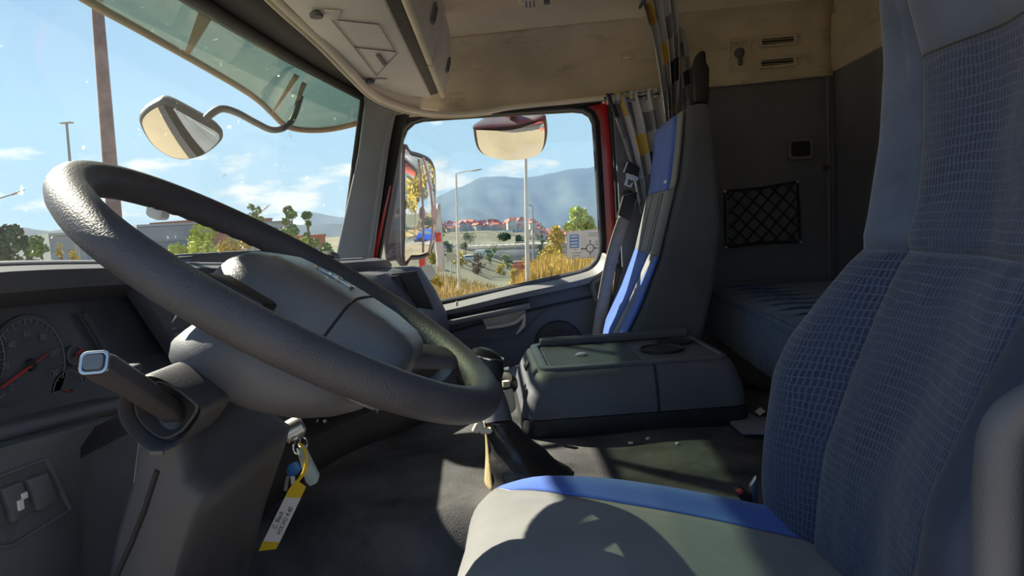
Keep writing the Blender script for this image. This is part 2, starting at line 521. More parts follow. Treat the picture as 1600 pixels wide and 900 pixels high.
# passenger side wall behind the door
wp = thing('wall_passenger', 'dark vinyl side wall of the sleeping space behind the passenger seat', 'wall', (0.6, 2.36, 0.0), kind='structure')
prism('lower_panel', [V((0.235, 2.33, 0.0)), V((0.98, 2.33, 0.0)), V((0.98, 2.33, 1.425)), V((0.25, 2.33, 1.40))], (0, 0.05, 0), M['rearpanel'], wp, 0.004)
tube('corner_piping', [V((0.955, 2.32, 0.72)), V((0.955, 2.32, 1.42))], 0.006, M['rearpanel'], wp, 6)
prism('seam_strip', [V((0.27, 2.322, 1.405)), V((0.97, 2.322, 1.428)), V((0.97, 2.322, 1.434)), V((0.27, 2.322, 1.412))], (0, 0.01, 0), M['black'], wp)
prism('outer_skin', [V((0.26, 2.40, -0.2)), V((1.06, 2.40, -0.2)), V((1.06, 2.40, 1.78)), V((-0.62, 2.40, 1.78)), V((-0.62, 2.40, 1.45)), V((0.22, 2.40, 1.47))], (0, 0.02, 0), M['red'], wp)  # outer_skin is out of view, added to block sun leaking past the panels
# beige side panel above the doors, rounding into the ceiling
def side_panel():
    rows = []
    for i in range(33):
        x = -0.50 + 1.47 * i / 32
        zl = 1.372 + 0.03 * (x + 0.45)
        prof = [(2.315, zl), (2.33, zl + 0.03), (2.335, zl + 0.10), (2.332, zl + 0.17), (2.322, zl + 0.215), (2.295, zl + 0.245)]
        rows.append(smooth_path([V((x, a, b)) for a, b in prof], 3))
    o = grid('wall_passenger_upper', rows, M['beige_stain'], None, 0.01)
    o.name = 'wall_passenger'
    return structure(o, 'stained beige panel above the passenger door curving into the ceiling', 'wall')
sp_o = side_panel()
structure(box('ceiling', (0.22, 1.2, 1.70), (1.46, 1.84, 0.04), M['beige'], None, 0.004), 'beige fabric ceiling of the cab', 'ceiling')
cv = grid('ceiling', [smooth_path([V((-0.50 + 1.47 * i / 32, a, b + (0 if a < 2.1 else .03 * (-0.05 + 1.47 * i / 32)))) for a, b in ((2.31, 1.605), (2.27, 1.640), (2.20, 1.662), (2.10, 1.677), (2.0, 1.681))], 4) for i in range(33)], M['beige'], None, 0.006)
structure(cv, 'beige curved edge of the ceiling above the passenger side', 'ceiling')
structure(box('roof', (0.18, 1.33, 1.79), (1.78, 2.2, 0.03), M['red'], None, 0.01), 'red outer roof skin of the cab', 'roof')  # out of view, added to keep light from leaking in above the ceiling
wr = thing('wall_rear', 'dark rear wall of the cab with beige upper trim', 'wall', (1.0, 1.34, 0.0), kind='structure')
box('lower_panel', (1.0, 1.34, 0.715), (0.04, 2.12, 1.43), M['rearpanel'], wr)
box('upper_panel', (0.995, 1.34, 1.60), (0.05, 2.12, 0.35), M['beige_stain'], wr, 0.01)
# driver side (door stands open): rails, pillars and the wall of the sleeper
dr = thing('wall_driver', 'dark frame around the open driver door', 'wall', (0.7, 0.31, 0.0), kind='structure')
box('sleeper_panel', (0.77, 0.30, 0.75), (0.46, 0.05, 1.5), M['rearpanel'], dr)
box('roof_rail', (0.16, 0.31, 1.60), (1.66, 0.07, 0.24), M['beige'], dr, 0.02)
box('door_sill', (-0.15, 0.315, 0.20), (1.24, 0.09, 0.46), M['rearpanel'], dr, 0.02)
prism('front_pillar', [V((-0.90, 0.34, 0.5)), V((-0.76, 0.34, 0.5)), V((-0.76, 0.34, 0.9)), V((-0.58, 0.34, 1.5)), V((-0.66, 0.34, 1.5)), V((-0.90, 0.34, 0.9))], (0, -0.08, 0), M['dash2'], dr, 0.01)
# ---- windscreen with shade band
def ws_pt(s, t):
    """s 0..1 across (driver to passenger), t 0..1 base to top"""
    y = 0.345 + (2.315 - 0.345) * s
    e = abs(2 * s - 1) ** 4
    xb, zb, xt, zt = -0.90 + 0.16 * e, 0.86, -0.68 + 0.07 * e, 1.475 - 0.03 * e
    k = t
    return V((xb + (xt - xb) * k - 0.03 * math.sin(math.pi * k) * (1 - e), y, zb + (zt - zb) * k))
ws = thing('window_1', 'curved windscreen with dust specks', 'window', (-0.85, 1.33, 0.86), kind='structure')
grid('glass_pane', [[ws_pt(s / 30, t / 12 * 0.88) for s in range(31)] for t in range(13)], M['glass'], ws)
grid('shade_band', [[ws_pt(s / 30, 0.88 + t / 3 * 0.12) for s in range(31)] for t in range(4)], M['tintglass'], ws)
tube('gasket', [ws_pt(1, t / 14) + V((0.008, -0.006, 0)) for t in range(15)], 0.014, M['rubber'], ws, 8)
tube('gasket', [ws_pt(s / 30, 1) + V((0.006, 0, 0.004)) for s in range(31)], 0.014, M['rubber'], ws, 8)
# ---- header above the windscreen: dark channel, roof front and the beige lip
hd = thing('trim_1', 'dark header channel above the windscreen', 'trim', (-0.62, 1.33, 1.48), kind='structure')
grid('header_channel', [[ws_pt(s / 30, 1) + V((0, 0, 0.005)) for s in range(31)],
                        [ws_pt(s / 30, 1) + V((0.05, 0, 0.02)) for s in range(31)],
                        [ws_pt(s / 30, 1) + V((0.13, 0, 0.0)) for s in range(31)]], M['rubber'], hd, 0.004)
grid('roof_front', [[ws_pt(s / 30, 1) + V((-0.01, 0, 0.0)) for s in range(31)],
                    [ws_pt(s / 30, 1) + V((-0.13, 0, 0.07)) for s in range(31)],
                    [ws_pt(s / 30, 1) + V((-0.10, 0, 0.16)) for s in range(31)],
                    [ws_pt(s / 30, 1) + V((0.1, 0, 0.26)) for s in range(31)]], M['black'], hd, 0.006)
lp = [at(330, -110, 0.95), at(425, -8, 1.22), at(500, 62, 1.45), at(548, 113, 1.72), at(580, 145, 1.93), at(610, 161, 2.06), at(650, 173, 2.18), at(700, 178, 2.26), at(760, 174, 2.30)]
lp += [V((x, 2.315, 1.372 + 0.03 * (x + 0.45))) for x in (-0.1, 0.1, 0.27)]
lps = smooth_path(lp, 8)
tr2 = thing('trim_2', 'beige moulding lip running round the header and over the passenger door', 'trim', (-0.4, 1.9, 1.36), kind='structure')
tube('lip', lps, 0.013, M['beige'], tr2, 10, flat=0.75)
tube('lip_bead', [p + V((-0.010, 0.012, -0.008)) for p in lps], 0.005, M['cream'], tr2, 6)
lpc = [p for p in lps if p.x < -0.40 or p.y < 2.2]
grid('header_cover', [[p + V((0, 0, 0.005)) for p in lpc], [p + V((0.02, -0.01, 0.05)) for p in lpc], [p + V((0.05, -0.02, 0.14)) for p in lpc], [V((p.x + 0.1, p.y - 0.06, 1.69)) for p in lpc]], M['beige'], tr2, 0.006)
# ---- passenger A pillar
pa = thing('trim_3', 'grey front pillar cover lit by the sun beside the windscreen', 'trim', (-0.66, 2.3, 0.85), kind='structure')
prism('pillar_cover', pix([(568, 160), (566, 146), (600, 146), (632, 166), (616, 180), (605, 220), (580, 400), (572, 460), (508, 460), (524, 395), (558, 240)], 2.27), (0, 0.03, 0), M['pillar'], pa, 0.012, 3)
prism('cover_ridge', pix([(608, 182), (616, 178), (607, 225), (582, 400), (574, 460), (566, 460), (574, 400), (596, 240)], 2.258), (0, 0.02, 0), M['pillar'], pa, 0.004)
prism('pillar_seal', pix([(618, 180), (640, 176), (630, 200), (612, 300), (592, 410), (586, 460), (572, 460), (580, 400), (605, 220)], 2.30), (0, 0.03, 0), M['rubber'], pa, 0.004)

tag(prism('red_strip', pix([(609, 290), (611, 290), (588, 404), (581, 404)], 2.294), (0, 0.01, 0), M['red'], pa), 'red painted door frame edge showing beside the pillar')
# ---- passenger door
dl = [(646, 193), (660, 189), (780, 181), (895, 174.5), (910, 176), (920, 182), (925, 193), (929, 250), (933, 320), (936, 375), (935, 392), (930, 405), (920, 416), (905, 423), (800, 446), (680, 471), (600, 486), (583, 484), (578, 472), (592, 400), (612, 300), (629, 218), (635, 203)]
WL = pix(dl, YG)
d1 = thing('door_1', 'passenger door with dark trim, red painted frame and open view outside', 'door', (-0.1, 2.33, 0.3), kind='structure')
frame('window_seal', inset(WL, -0.026), WL, (0, 0.03, 0), M['rubber'], d1, 0.004)
WI = [p + V((0, -0.012, 0)) for p in WL]
frame('window_bead', inset(WI, -0.010), inset(WI, -0.003), (0, 0.02, 0), M['dash2'], d1)
rl = [p + V((0, 0.014, 0)) for p in WL]
def redout(p):
    return V((p.x + (0.050 if p.x > 0 else -0.012), p.y, p.z + (0.010 if p.z > 1.2 else -0.01)))
frame('red_frame', [redout(q) for q in inset(rl, -0.030)], inset(rl, -0.012), (0, 0.06, 0), M['red'], d1, 0.004)
# dark weather strip between the red frame and the pillar trim
prism('weather_strip', pix([(950, 156), (958, 152), (966, 200), (972, 300), (978, 420), (966, 420), (961, 300), (956, 210)], 2.275), (0, 0.07, 0), M['rubber'], d1, 0.004)
prism('roof_strip', pix([(620, 186), (650, 176), (780, 170), (900, 160), (940, 152), (940, 160), (905, 167), (780, 178), (660, 185), (640, 192)], 2.315), (0, 0.03, 0), M['rubber'], d1, 0.003)
pg = d1
# lower door panel
LPX = [(580, 500), (690, 483), (800, 460), (905, 437), (938, 424), (952, 412), (958, 440), (945, 700), (700, 760), (560, 740)]
prism('door_panel', pix(LPX, 2.30), (0, 0.06, 0), M['dash'], d1, 0.006)
LA = smooth_path(pix([(600, 491), (690, 475), (800, 450), (905, 427), (930, 412), (938, 395)], 2.328), 4)
LB = smooth_path(pix([(600, 504), (690, 487), (800, 461), (905, 438), (940, 424), (953, 400)], 2.268), 4)
grid('sill_ledge', [LA, [a.lerp(b, .5) + V((0, 0, .004)) for a, b in zip(LA, LB)], LB, [p + V((0, .004, -.018)) for p in LB], [p + V((0, .03, -.022)) for p in LB]], M['pillar'], d1, 0.003)
prism('sill_slot', pix([(690, 494), (826, 467), (826, 472), (690, 500)], 2.265), (0, 0.02, 0), M['black'], d1, 0.002)
tube('sill_roll', pix([(686, 508), (756, 493), (828, 478)], 2.252), 0.011, M['pillar'], d1, 10)
cyl = at(714, 478, 2.25)
lathe('lock_pin', [(0.004, 0), (0.0045, 0.012), (0.003, 0.016)], M['white'], d1, cyl, (0, 0, 1), 10)
tube('panel_crease', smooth_path(pix([(700, 520), (760, 503), (820, 487), (930, 462)], 2.296), 5), 0.004, M['black'], d1, 6)
prism('pull_recess', pix([(752, 498), (822, 484), (818, 498), (806, 506), (788, 510), (760, 512)], 2.29), (0, 0.02, 0), M['beige_stain'], d1, 0.004)
tube('pull_handle', smooth_path(pix([(760, 512), (785, 509), (806, 503), (820, 490)], 2.275), 6), [0.007] * 19, M['cream'], d1, 8)
tube('handle_strut', pix([(820, 492), (818, 508), (807, 522)], 2.275), [0.004, 0.008, 0.003], M['cream'], d1, 8)
tube('lower_crease', smooth_path(pix([(725, 533), (780, 530), (815, 522), (835, 500), (860, 480)], 2.297), 5), 0.004, M['dash2'], d1, 6)
sc = at(873, 538, 2.30)
lathe('speaker_grille', [(0.085, 0.0), (0.083, 0.012), (0.072, 0.016), (0.02, 0.019), (0.001, 0.019)], M['black'], d1, sc, (0, -1, 0), 32)
bm = bmesh.new()
for i in range(-7, 8):
    for j in range(-7, 8):
        if i * i + j * j < 46: add_box(bm, sc + V((i * 0.009, -0.020, j * 0.009)), (0.004, 0.003, 0.004))
tag(fin('grille_holes', bm, M['rubber'], d1, 0), kind='stuff')
tube('armrest_end', smooth_path(pix([(932, 470), (926, 445), (936, 436), (946, 432)], 2.27), 5), 0.010, M['dash2'], d1, 8)
# window pane
w2 = prism('window_2', [p + V((0, 0.012, 0)) for p in inset(WL, -0.006)], (0, 0.004, 0), M['side_glass'], None)
structure(w2, 'clear side window pane of the passenger door', 'window')
# B pillar trim behind the door
pb = thing('trim_4', 'dark grey door pillar cover behind the passenger window', 'trim', (0.25, 2.31, 0.3), kind='structure')
prism('pillar_cover', pix([(948, 152), (1012, 145), (1025, 300), (1030, 480), (960, 700), (945, 560), (962, 430), (966, 300), (956, 200)], 2.30), (0, 0.03, 0), M['dash'], pb, 0.008)
prism('pillar_lining', pix([(957, 160), (990, 158), (1008, 300), (1012, 440), (1000, 600), (940, 600), (955, 480), (972, 420), (966, 300)], 2.262), (0, 0.04, 0), M['dash2'], pb, 0.008)

# ---- fittings on the side wall
def wallfit(px, py, w, h): return at(px, py, 2.315), w, h
def latch(name, px, py, label):
    c = at(px, py, 2.312)
    t = thing(name, label, 'latch', c)
    ux, uz = V((1, 0, 0.02)), V((0, 0, 1))
    frame('surround', rrect(c, ux, uz, 0.075, 0.105, 0.012), rrect(c, ux, uz, 0.06, 0.09, 0.01), (0, -0.006, 0), M['beige_stain'], t, 0.001)
    lathe('catch', [(0.017, 0), (0.016, 0.01), (0.008, 0.014), (0.001, 0.014)], M['dash2'], t, c + V((0, 0, 0.006)), (0, -1, 0), 16)
    box('tongue', c + V((0, -0.01, -0.02)), (0.014, 0.012, 0.03), M['dash'], t, 0.003)
    return t
latch('cover_latch', 1155, 86, 'beige framed latch with grey catch beside the two roof vents')
def vent(px, py, label):
    c = at(px, py, 2.312)
    t = thing('air_vent', label, 'vent', c, 'slot vents in the beige rear side panel')
    ux, uz = V((1, 0, 0.02)), V((0, 0, 1))
    frame('surround', rrect(c, ux, uz, 0.125, 0.034, 0.008), rrect(c, ux, uz, 0.105, 0.018, 0.004), (0, -0.007, 0), M['beige_stain'], t, 0.001)
    prism('slot', rrect(c + V((0, -0.001, 0)), ux, uz, 0.108, 0.020, 0.004), (0, 0.004, 0), M['black'], t)
    for k in (-1, 1): box('slat', c + V((0, -0.003, k * 0.0045)), (0.105, 0.004, 0.0015), M['beige_stain'], t)
vent(1215, 64, 'upper of the two slot vents in the beige rear side panel')
vent(1214, 97.5, 'lower of the two slot vents in the beige rear side panel')
c = at(1250, 233, 2.322)
t = thing('pull_recess', 'recessed grey pull cup on the dark side wall above the net', 'handle', c)
frame('bezel', rrect(c, (1, 0, 0), (0, 0, 1), 0.082, 0.068, 0.014), rrect(c, (1, 0, 0), (0, 0, 1), 0.064, 0.05, 0.01), (0, -0.012, 0), M['pillar'], t, 0.002)
prism('cup', rrect(c + V((0, -0.001, 0)), (1, 0, 0), (0, 0, 1), 0.066, 0.052, 0.01), (0, 0.006, 0), M['black'], t)
c = at(1290, 262, 2.325)
tag(lathe('wall_knob', [(0.011, 0), (0.011, 0.008), (0.007, 0.014), (0.001, 0.015)], mat('brown_knob', (0.10, 0.05, 0.045), 0.5), None, c, (0, -1, 0), 16), 'small brown round knob on the dark side wall near the corner', 'knob')
# cargo net
c = at(1190, 334, 2.315)
t = thing('storage_net', 'black elastic storage net stretched on the dark side wall', 'net', c)
q = pix([(1132, 299), (1246, 284), (1250, 378), (1134, 386)], 2.316)
def bil(u, v): return (q[0] * (1 - u) + q[1] * u) * (1 - v) + (q[3] * (1 - u) + q[2] * u) * v
tube('border_cord', [bil(0, 0), bil(.5, .03), bil(1, 0), bil(1, .5), bil(1, 1), bil(.5, .97), bil(0, 1), bil(0, .5)], 0.005, M['rubber'], t, 6, True)
for k in range(-4, 6):
    for s in (0, 1):
        pts = []
        for j in range(13):
            v = j / 12
            u = k / 5 + v * 0.75 if s == 0 else k / 5 + 0.75 - v * 0.75
            if 0 <= u <= 1: pts.append(bil(u, v) + V((0, -0.006 - 0.006 * math.sin(math.pi * v), 0)))
        if len(pts) > 2: tube('net_cord', pts, 0.0032, M['rubber'], t, 5)
for u, v in ((0, 0), (1, 0), (1, 1), (0, 1)):
    lathe('stud', [(0.006, 0), (0.005, 0.004), (0.001, 0.005)], M['steel'], t, bil(u, v) + V((0, -0.005, 0)), (0, -1, 0), 10)
# small pull tab on beige panel
c = at(979, 87, 2.31)
t = thing('coat_hook', 'small beige fold-out hook on the stained panel above the door', 'hook', c)
frame('frame', rrect(c, (1, 0, 0), (0, 0, 1), 0.045, 0.026, 0.006), rrect(c, (1, 0, 0), (0, 0, 1), 0.03, 0.013, 0.004), (0, -0.006, 0), M['beige_stain'], t, 0.001)
box('hook', c + V((0, -0.006, -0.008)), (0.026, 0.006, 0.008), M['beige'], t, 0.002)
# ceiling lamp
c = atz(838, -2, 1.679)
t = thing('ceiling_lamp', 'beige oval reading lamp on the cab ceiling', 'lamp', c)
loft('housing', [rrect(c, (1, 0, 0), (0, 1, 0), 0.13, 0.10, 0.03), rrect(c + V((0, 0, -0.010)), (1, 0, 0), (0, 1, 0), 0.12, 0.09, 0.03)], M['beige'], t, bevel=0.002)
prism('lens', rrect(c + V((-0.02, 0, -0.011)), (1, 0, 0), (0, 1, 0), 0.05, 0.06, 0.012), (0, 0, -0.003), M['white'], t)
for k in (-1, 0, 1): box('rib', c + V((-0.02 + k * 0.012, 0, -0.0155)), (0.004, 0.056, 0.002), M['dash2'], t)
box('switch', c + V((0.032, 0, -0.013)), (0.018, 0.03, 0.006), M['dash2'], t, 0.002)

# ---------------------------------------------------------------- overhead locker
ZL = 1.405
b0, b1, b2, b3 = atz(428, -12, ZL), atz(588, 146, ZL), atz(674, 153, ZL), atz(598, -6, ZL)
lk = thing('overhead_locker', 'grey overhead locker across the front of the cab with curved doors', 'locker', (b1 + b2) / 2)
# extend towards the driver side
near_f = b0 + (b0 - b1) * 0.75; near_r = b3 + (b3 - b2) * 0.75
prism('bottom_panel', [near_f, b1, b2, near_r], (0, 0, 0.012), M['locker'], lk, 0.004, 3)
rr = [p + V((0.028, 0.01, 0.008)) for p in (near_r, b2)]
prism('back_body', [near_f + V((0.03, 0, 0.012)), b1 + V((0.03, -0.02, 0.012)), rr[1] + V((-0.01, -0.02, 0.01)), rr[0] + V((-0.01, 0, 0.01))], (0, 0, 0.25), M['dash2'], lk)
prism('gap_channel', [near_r + V((0, 0, 0.006)), b2 + V((0, -0.01, 0.006)), rr[1] + V((0.005, 0, 0.01)), rr[0] + V((0.005, 0, 0.01))], (0, 0, 0.02), M['rubber'], lk)
def curved_door(s0, s1, lab):
    A, B = rr
    d = (B - A)
    out = V((d.y, -d.x, 0)).normalized()
    secs = []
    for s in (s0, s0 + (s1 - s0) * 0.06, s0 + (s1 - s0) * 0.94, s1):
        base = A + d * s
        k = 0.0 if s in (s0, s1) else 1.0
        prof = [(0.0, 0.0), (0.014, 0.0), (0.034, 0.05), (0.046, 0.12), (0.044, 0.19), (0.03, 0.25), (0.0, 0.25)]
        secs.append([base + out * (a * (0.86 + 0.14 * k)) + V((0, 0, b)) for a, b in prof])
    o = loft('door', secs, M['locker'], lk, smooth=35)
    base = A + d * s0
    tube('door_edge', [A + d * s0 + out * 0.007 + V((0, 0, -0.004)), A + d * s1 + out * 0.007 + V((0, 0, -0.004))], 0.008, M['cream'], o, 8, flat=0.6)
    cc = A + d * (s0 + (s1 - s0) * 0.62) + out * 0.040 + V((0, 0, 0.055))
    tt = d.normalized(); uu = (out * 0.3 + V((0, 0, 1))).normalized()
    tube('latch_ring', rrect(cc, tt, uu, 0.045, 0.04, 0.014, 4), 0.003, M['dash'], o, 6, True)
    return o
curved_door(0.05, 0.40, ''); curved_door(0.41, 0.735, ''); curved_door(0.745, 1.0, '')
# access flap drawn in the bottom panel
fl = [atz(x, y, ZL - 0.001) for x, y in ((517, 29), (592, 37), (618, 80), (553, 73))]
frame('flap_seam', fl, [p + (sum(fl, V()) / 4 - p) * 0.012 for p in fl], (0, 0, -0.002), M['dash'], lk)
f2 = [atz(x, y, ZL - 0.001) for x, y in ((553, 73), (618, 80), (620, 83), (588, 118))]
frame('flap_seam', f2, [p + (sum(f2, V()) / 4 - p) * 0.014 for p in f2], (0, 0, -0.002), M['dash'], lk)
for x, y in ((494, 22), (578, 127)):
    p = atz(x, y, ZL - 0.006)
    o = lathe('visor_clip', [(0.012, -0.006), (0.013, 0), (0.006, 0.006)], M['dash'], lk, p, (0, 0, 1), 12)
    box('clip_plate', p + V((0.022, 0.02, 0.003)), (0.03, 0.05, 0.004), M['locker'], o, 0.001, Matrix.Rotation(math.radians(25), 3, 'Z'))
prism('flap_handle', [atz(x, y, ZL - 0.002) for x, y in ((587, 85), (592, 84), (604, 100), (599, 101))], (0, 0, -0.003), M['dash'], lk)

# ================================================================ DASHBOARD
db = thing('dashboard', 'dark grey dashboard under the windscreen with instrument hood', 'dashboard', (-0.7, 1.3, 0.4))
def lip(Y, px_y, X):
    # height of the hood edge at this station
    d = V((X, Y, 0)); 
    k = 800
    for _ in range(30):
        p = at(k, px_y, Y)
        k += (X - p.x) * 400
    return at(k, px_y, Y).z
stations = []
for Y, Xl, py, kind in ((0.36, -0.60, 408, 'd'), (0.55, -0.62, 408, 'd'), (0.75, -0.63, 408, 'd'), (1.0, -0.635, 408, 'd'), (1.18, -0.635, 410, 'd'), (1.26, -0.635, 411, 'm'), (1.5, -0.635, 411, 'p'), (1.75, -0.62, 408, 'p'), (1.98, -0.60, 405, 'q'), (2.10, -0.56, 403, 'q'), (2.20, -0.54, 402, 'r'), (2.245, -0.53, 404, 'r')):
    zl = min(lip(Y, py, Xl), 0.985)
    P = [(-0.96, 0.40), (-0.93, 0.86), (Xl - 0.10, zl - 0.03), (Xl - 0.03, zl - 0.001), (Xl, zl - 0.010), (Xl - 0.006, zl - 0.035)]
    if kind == 'd': P += [(-0.715, zl - 0.06), (-0.70, 0.80), (-0.66, 0.745), (-0.60, 0.735), (-0.57, 0.70), (-0.53, 0.40)]
    elif kind == 'm': P += [(-0.66, zl - 0.06), (-0.645, 0.80), (-0.60, 0.74), (-0.55, 0.69), (-0.50, 0.62), (-0.46, 0.40)]
    elif kind == 'p': P += [(-0.61, zl - 0.07), (-0.56, 0.80), (-0.52, 0.73), (-0.48, 0.67), (-0.45, 0.60), (-0.42, 0.40)]
    elif kind == 'q': P += [(-0.50, zl - 0.05), (-0.46, 0.82), (-0.42, 0.75), (-0.39, 0.69), (-0.385, 0.62), (-0.40, 0.40)]
    else: P += [(-0.452, zl - 0.035), (-0.43, 0.86), (-0.385, 0.78), (-0.352, 0.70), (-0.350, 0.64), (-0.37, 0.40)]
    if Y == 2.245: P = [(-0.6 + (a + 0.6) * 0.93, 0.7 + (b - 0.7) * 0.95) for a, b in P]
    stations.append([V((a, Y, b)) for a, b in P])
# resample along Y so the shape is smooth
def resample(secs, n):
    m = len(secs[0]); out = []
    cols = [smooth_path([s[k] for s in secs], n) for k in range(m)]
    return [[c[i] for c in cols] for i in range(len(cols[0]))]
loft('body', resample(stations, 4), M['dash'], db, smooth=38)
# top crash pad: rounded roll in slightly paler grey along the hood edge
roll = smooth_path([s[3] + V((-0.008, 0, -0.008)) for s in stations[:-2]], 4)
tube('hood_roll', roll, 0.018, M['dash2'], db, 10, flat=0.7)
# dash-end cap seam and switch bank on the passenger end
sw = pix([(598, 432), (614, 430), (628, 462), (610, 462)], 2.02)
prism('switch', [p + V((0.02, 0, 0)) for p in sw], (0.0, -0.012, 0), M['black'], db, 0.003)
icon = at(616, 448, 2.0)
bm = bmesh.new()
add_box(bm, icon + V((0, 0, 0.004)), (0.014, 0.002, 0.003)); 
for a in range(-2, 3): add_box(bm, icon + V((a * 0.006, 0, -0.006 - 0.002 * abs(a))), (0.002, 0.002, 0.005), Matrix.Rotation(a * 0.35, 3, 'Y'))
add_box(bm, icon, (0.008, 0.002, 0.006))
fin('lamp_symbol', bm, M['print'], db, 0)
prism('switch_bezel', [p + V((0.018, 0.012, 0)) for p in pix([(576, 432), (640, 424), (668, 486), (600, 476)], 2.02)], (0, 0.006, 0), M['black'], db, 0.003)
# things standing on the dash top
g = db
p0, p1 = at(330, 408, 1.5), at(455, 408, 1.78)
vp_ = prism('vent_pod', [p0 + V((-0.05, 0, -0.01)), p0 + V((-0.05, 0.03, 0.020)), p1 + V((-0.05, -0.02, 0.036)), p1 + V((-0.05, 0.03, -0.01))], (-0.08, 0, 0), M['dash2'], g, 0.008, 3)
for k in range(7):
    s = (k + 0.5) / 7
    box('louvre', p0 * (1 - s) + p1 * s + V((-0.088, 0, 0.018 + 0.006 * s)), (0.07, 0.008, 0.006), M['dash'], vp_, 0.001)
o = loft('phone_holder', [rrect(at(512, 402, 2.0) + V((0, 0, z)), (1, 0, 0), (0, 1, 0), w, w * 1.2, 0.008) for z, w in ((-0.02, 0.06), (0.005, 0.055), (0.018, 0.03))], M['black'], None)
tag(o, 'small black holder on the far end of the dash top by the pillar', 'holder')
# instrument cluster on the face under the hood
XC = -0.700
def cl(px, py, dx=0.0): return atx(px, py, XC + dx)
gl = db
cp = [cl(-60, 430), cl(200, 455), cl(285, 560), cl(300, 640), cl(100, 668), cl(-60, 720)]
prism('instrument_panel', [p + V((-0.004, 0, 0)) for p in cp], (-0.02, 0, 0), M['cluster'], gl, 0.003)
tube('bezel_edge', smooth_path([cl(200, 452, .004), cl(240, 497, .004), cl(286, 562, .004)], 5), 0.003, M['dash2'], gl, 6)
tube('binnacle_rib', [cl(130, 488, .003), cl(150, 520, .003), cl(170, 556, .003)], 0.004, M['dash'], gl, 6)
def dial(px, py, rad, a0, a1, ticks, needle=None, nums=None, wd=0.0012):
    c = cl(px, py, 0.0015)
    ey, ez = V((0, 1, 0)), V((0, 0, 1))
    pt = lambda a, r: c + ey * (math.sin(math.radians(a)) * r) + ez * (math.cos(math.radians(a)) * r)
    d = lathe('dial', [(rad * 1.08, -0.003), (rad * 1.08, 0.0), (0.001, 0.0)], M['cluster'], gl, c + V((-0.001, 0, 0)), (1, 0, 0), 32)
    tube('scale_arc', [pt(a0 + (a1 - a0) * k / 28, rad) for k in range(29)], wd * 0.6, M['print'], d, 5)
    bm = bmesh.new()
    for k in range(ticks + 1):
        a = a0 + (a1 - a0) * k / ticks
        add_tube(bm, [pt(a, rad * (0.86 if k % 2 == 0 else 0.92)), pt(a, rad)], wd * 0.55, 4)
    fin('scale_ticks', bm, M['print'], d, 0)
    if needle is not None:
        lathe('hub', [(rad * 0.14, 0), (rad * 0.12, 0.004), (0.001, 0.005)], M['black'], d, c, (1, 0, 0), 14)
        tube('needle', [pt(needle, rad * 0.92) + V((0.003, 0, 0)), pt(needle, rad * .1) + V((0.003, 0, 0)), pt(needle + 180, rad * 0.5) + V((0.003, 0, 0))], [wd * 1.6, wd * 1.6, wd * 0.7], M['needle'], d, 6)
    if nums:
        for k, s in enumerate(nums):
            a = a0 + (a1 - a0) * k / (len(nums) - 1)
            text('numeral', s, rad * 0.2, pt(a, rad * 0.68) + V((0.001, 0, 0)), (0, 1, 0), (0, 0, 1), M['print'], d)
dial(48, 570, 0.062, -120, 120, 24, -108, ['0', '20', '40', '60', '80', '100', '120'])
dial(108, 612, 0.030, -120, 120, 12, 112)
dial(117, 555, 0.014, -130, 130, 8, 60)
dial(143, 602, 0.016, -130, 130, 8)
dial(-60, 565, 0.062, -120, 120, 24, -110, ['0', '5', '10', '15', '20', '25', '30'])
bm = bmesh.new()
for px, py in ((272, 513), (276, 522), (287, 520), (290, 525)):
    add_box(bm, atx(px, py, -0.64), (0.003, 0.010, 0.003))
# switch column right of the cluster with printed symbols
sp = db
swp = prism('switch_panel', [atx(x, y, -0.655) for x, y in ((215, 446), (330, 446), (375, 560), (292, 566))], (-0.03, 0, 0), M['dash'], sp, 0.004)
fin('printed_symbols', bm, M['print'], swp, 0)
# lower frame of the cluster and knee panel with rocker switches
lf = db
prism('knee_rail', [atx(x, y, -0.585) for x, y in ((-80, 690), (0, 668), (205, 618), (215, 640), (0, 702), (-80, 728))], (-0.05, 0, 0), M['dash2'], lf, 0.010, 3)
XK = -0.545
prism('knee_panel', [atx(x, y, XK) for x, y in ((-80, 722), (0, 700), (185, 650), (150, 668), (128, 700), (125, 780), (132, 830), (120, 960), (-80, 960))], (-0.03, 0, 0), M['dash'], lf, 0.004)
rim = [atx(x, y, XK + 0.003) for x, y in ((0, 742), (76, 714), (117, 796), (20, 856), (-30, 862), (-40, 760))]
frame('recess_rim', rim, [p + (sum(rim, V()) / 6 - p) * 0.09 for p in rim], (-0.006, 0, 0), M['dash2'], lf, 0.002)
prism('switch_recess', [p + (sum(rim, V()) / 6 - p) * 0.09 + V((-0.003, 0, 0)) for p in rim], (-0.02, 0, 0), M['black'], lf)
for x in (22, 62, -18):
    q4 = [atx(a, b, XK + 0.006) for a, b in ((x - 17, 764 - (x - 20) * .35), (x + 14, 752 - (x - 20) * .35), (x + 32, 800 - (x - 20) * .45), (x + 2, 818 - (x - 20) * .45))]
    o = prism('rocker_switch', q4, (-0.012, 0, 0), M['dash'], lf, 0.003)
    if x == 22:
        c = sum(q4, V()) / 4
        box('switch_symbol', c + V((0.001, 0, -0.004)), (0.002, 0.006, 0.010), M['white'], o)
        box('switch_symbol', c + V((0.001, 0.006, 0.003)), (0.002, 0.006, 0.006), M['white'], o)
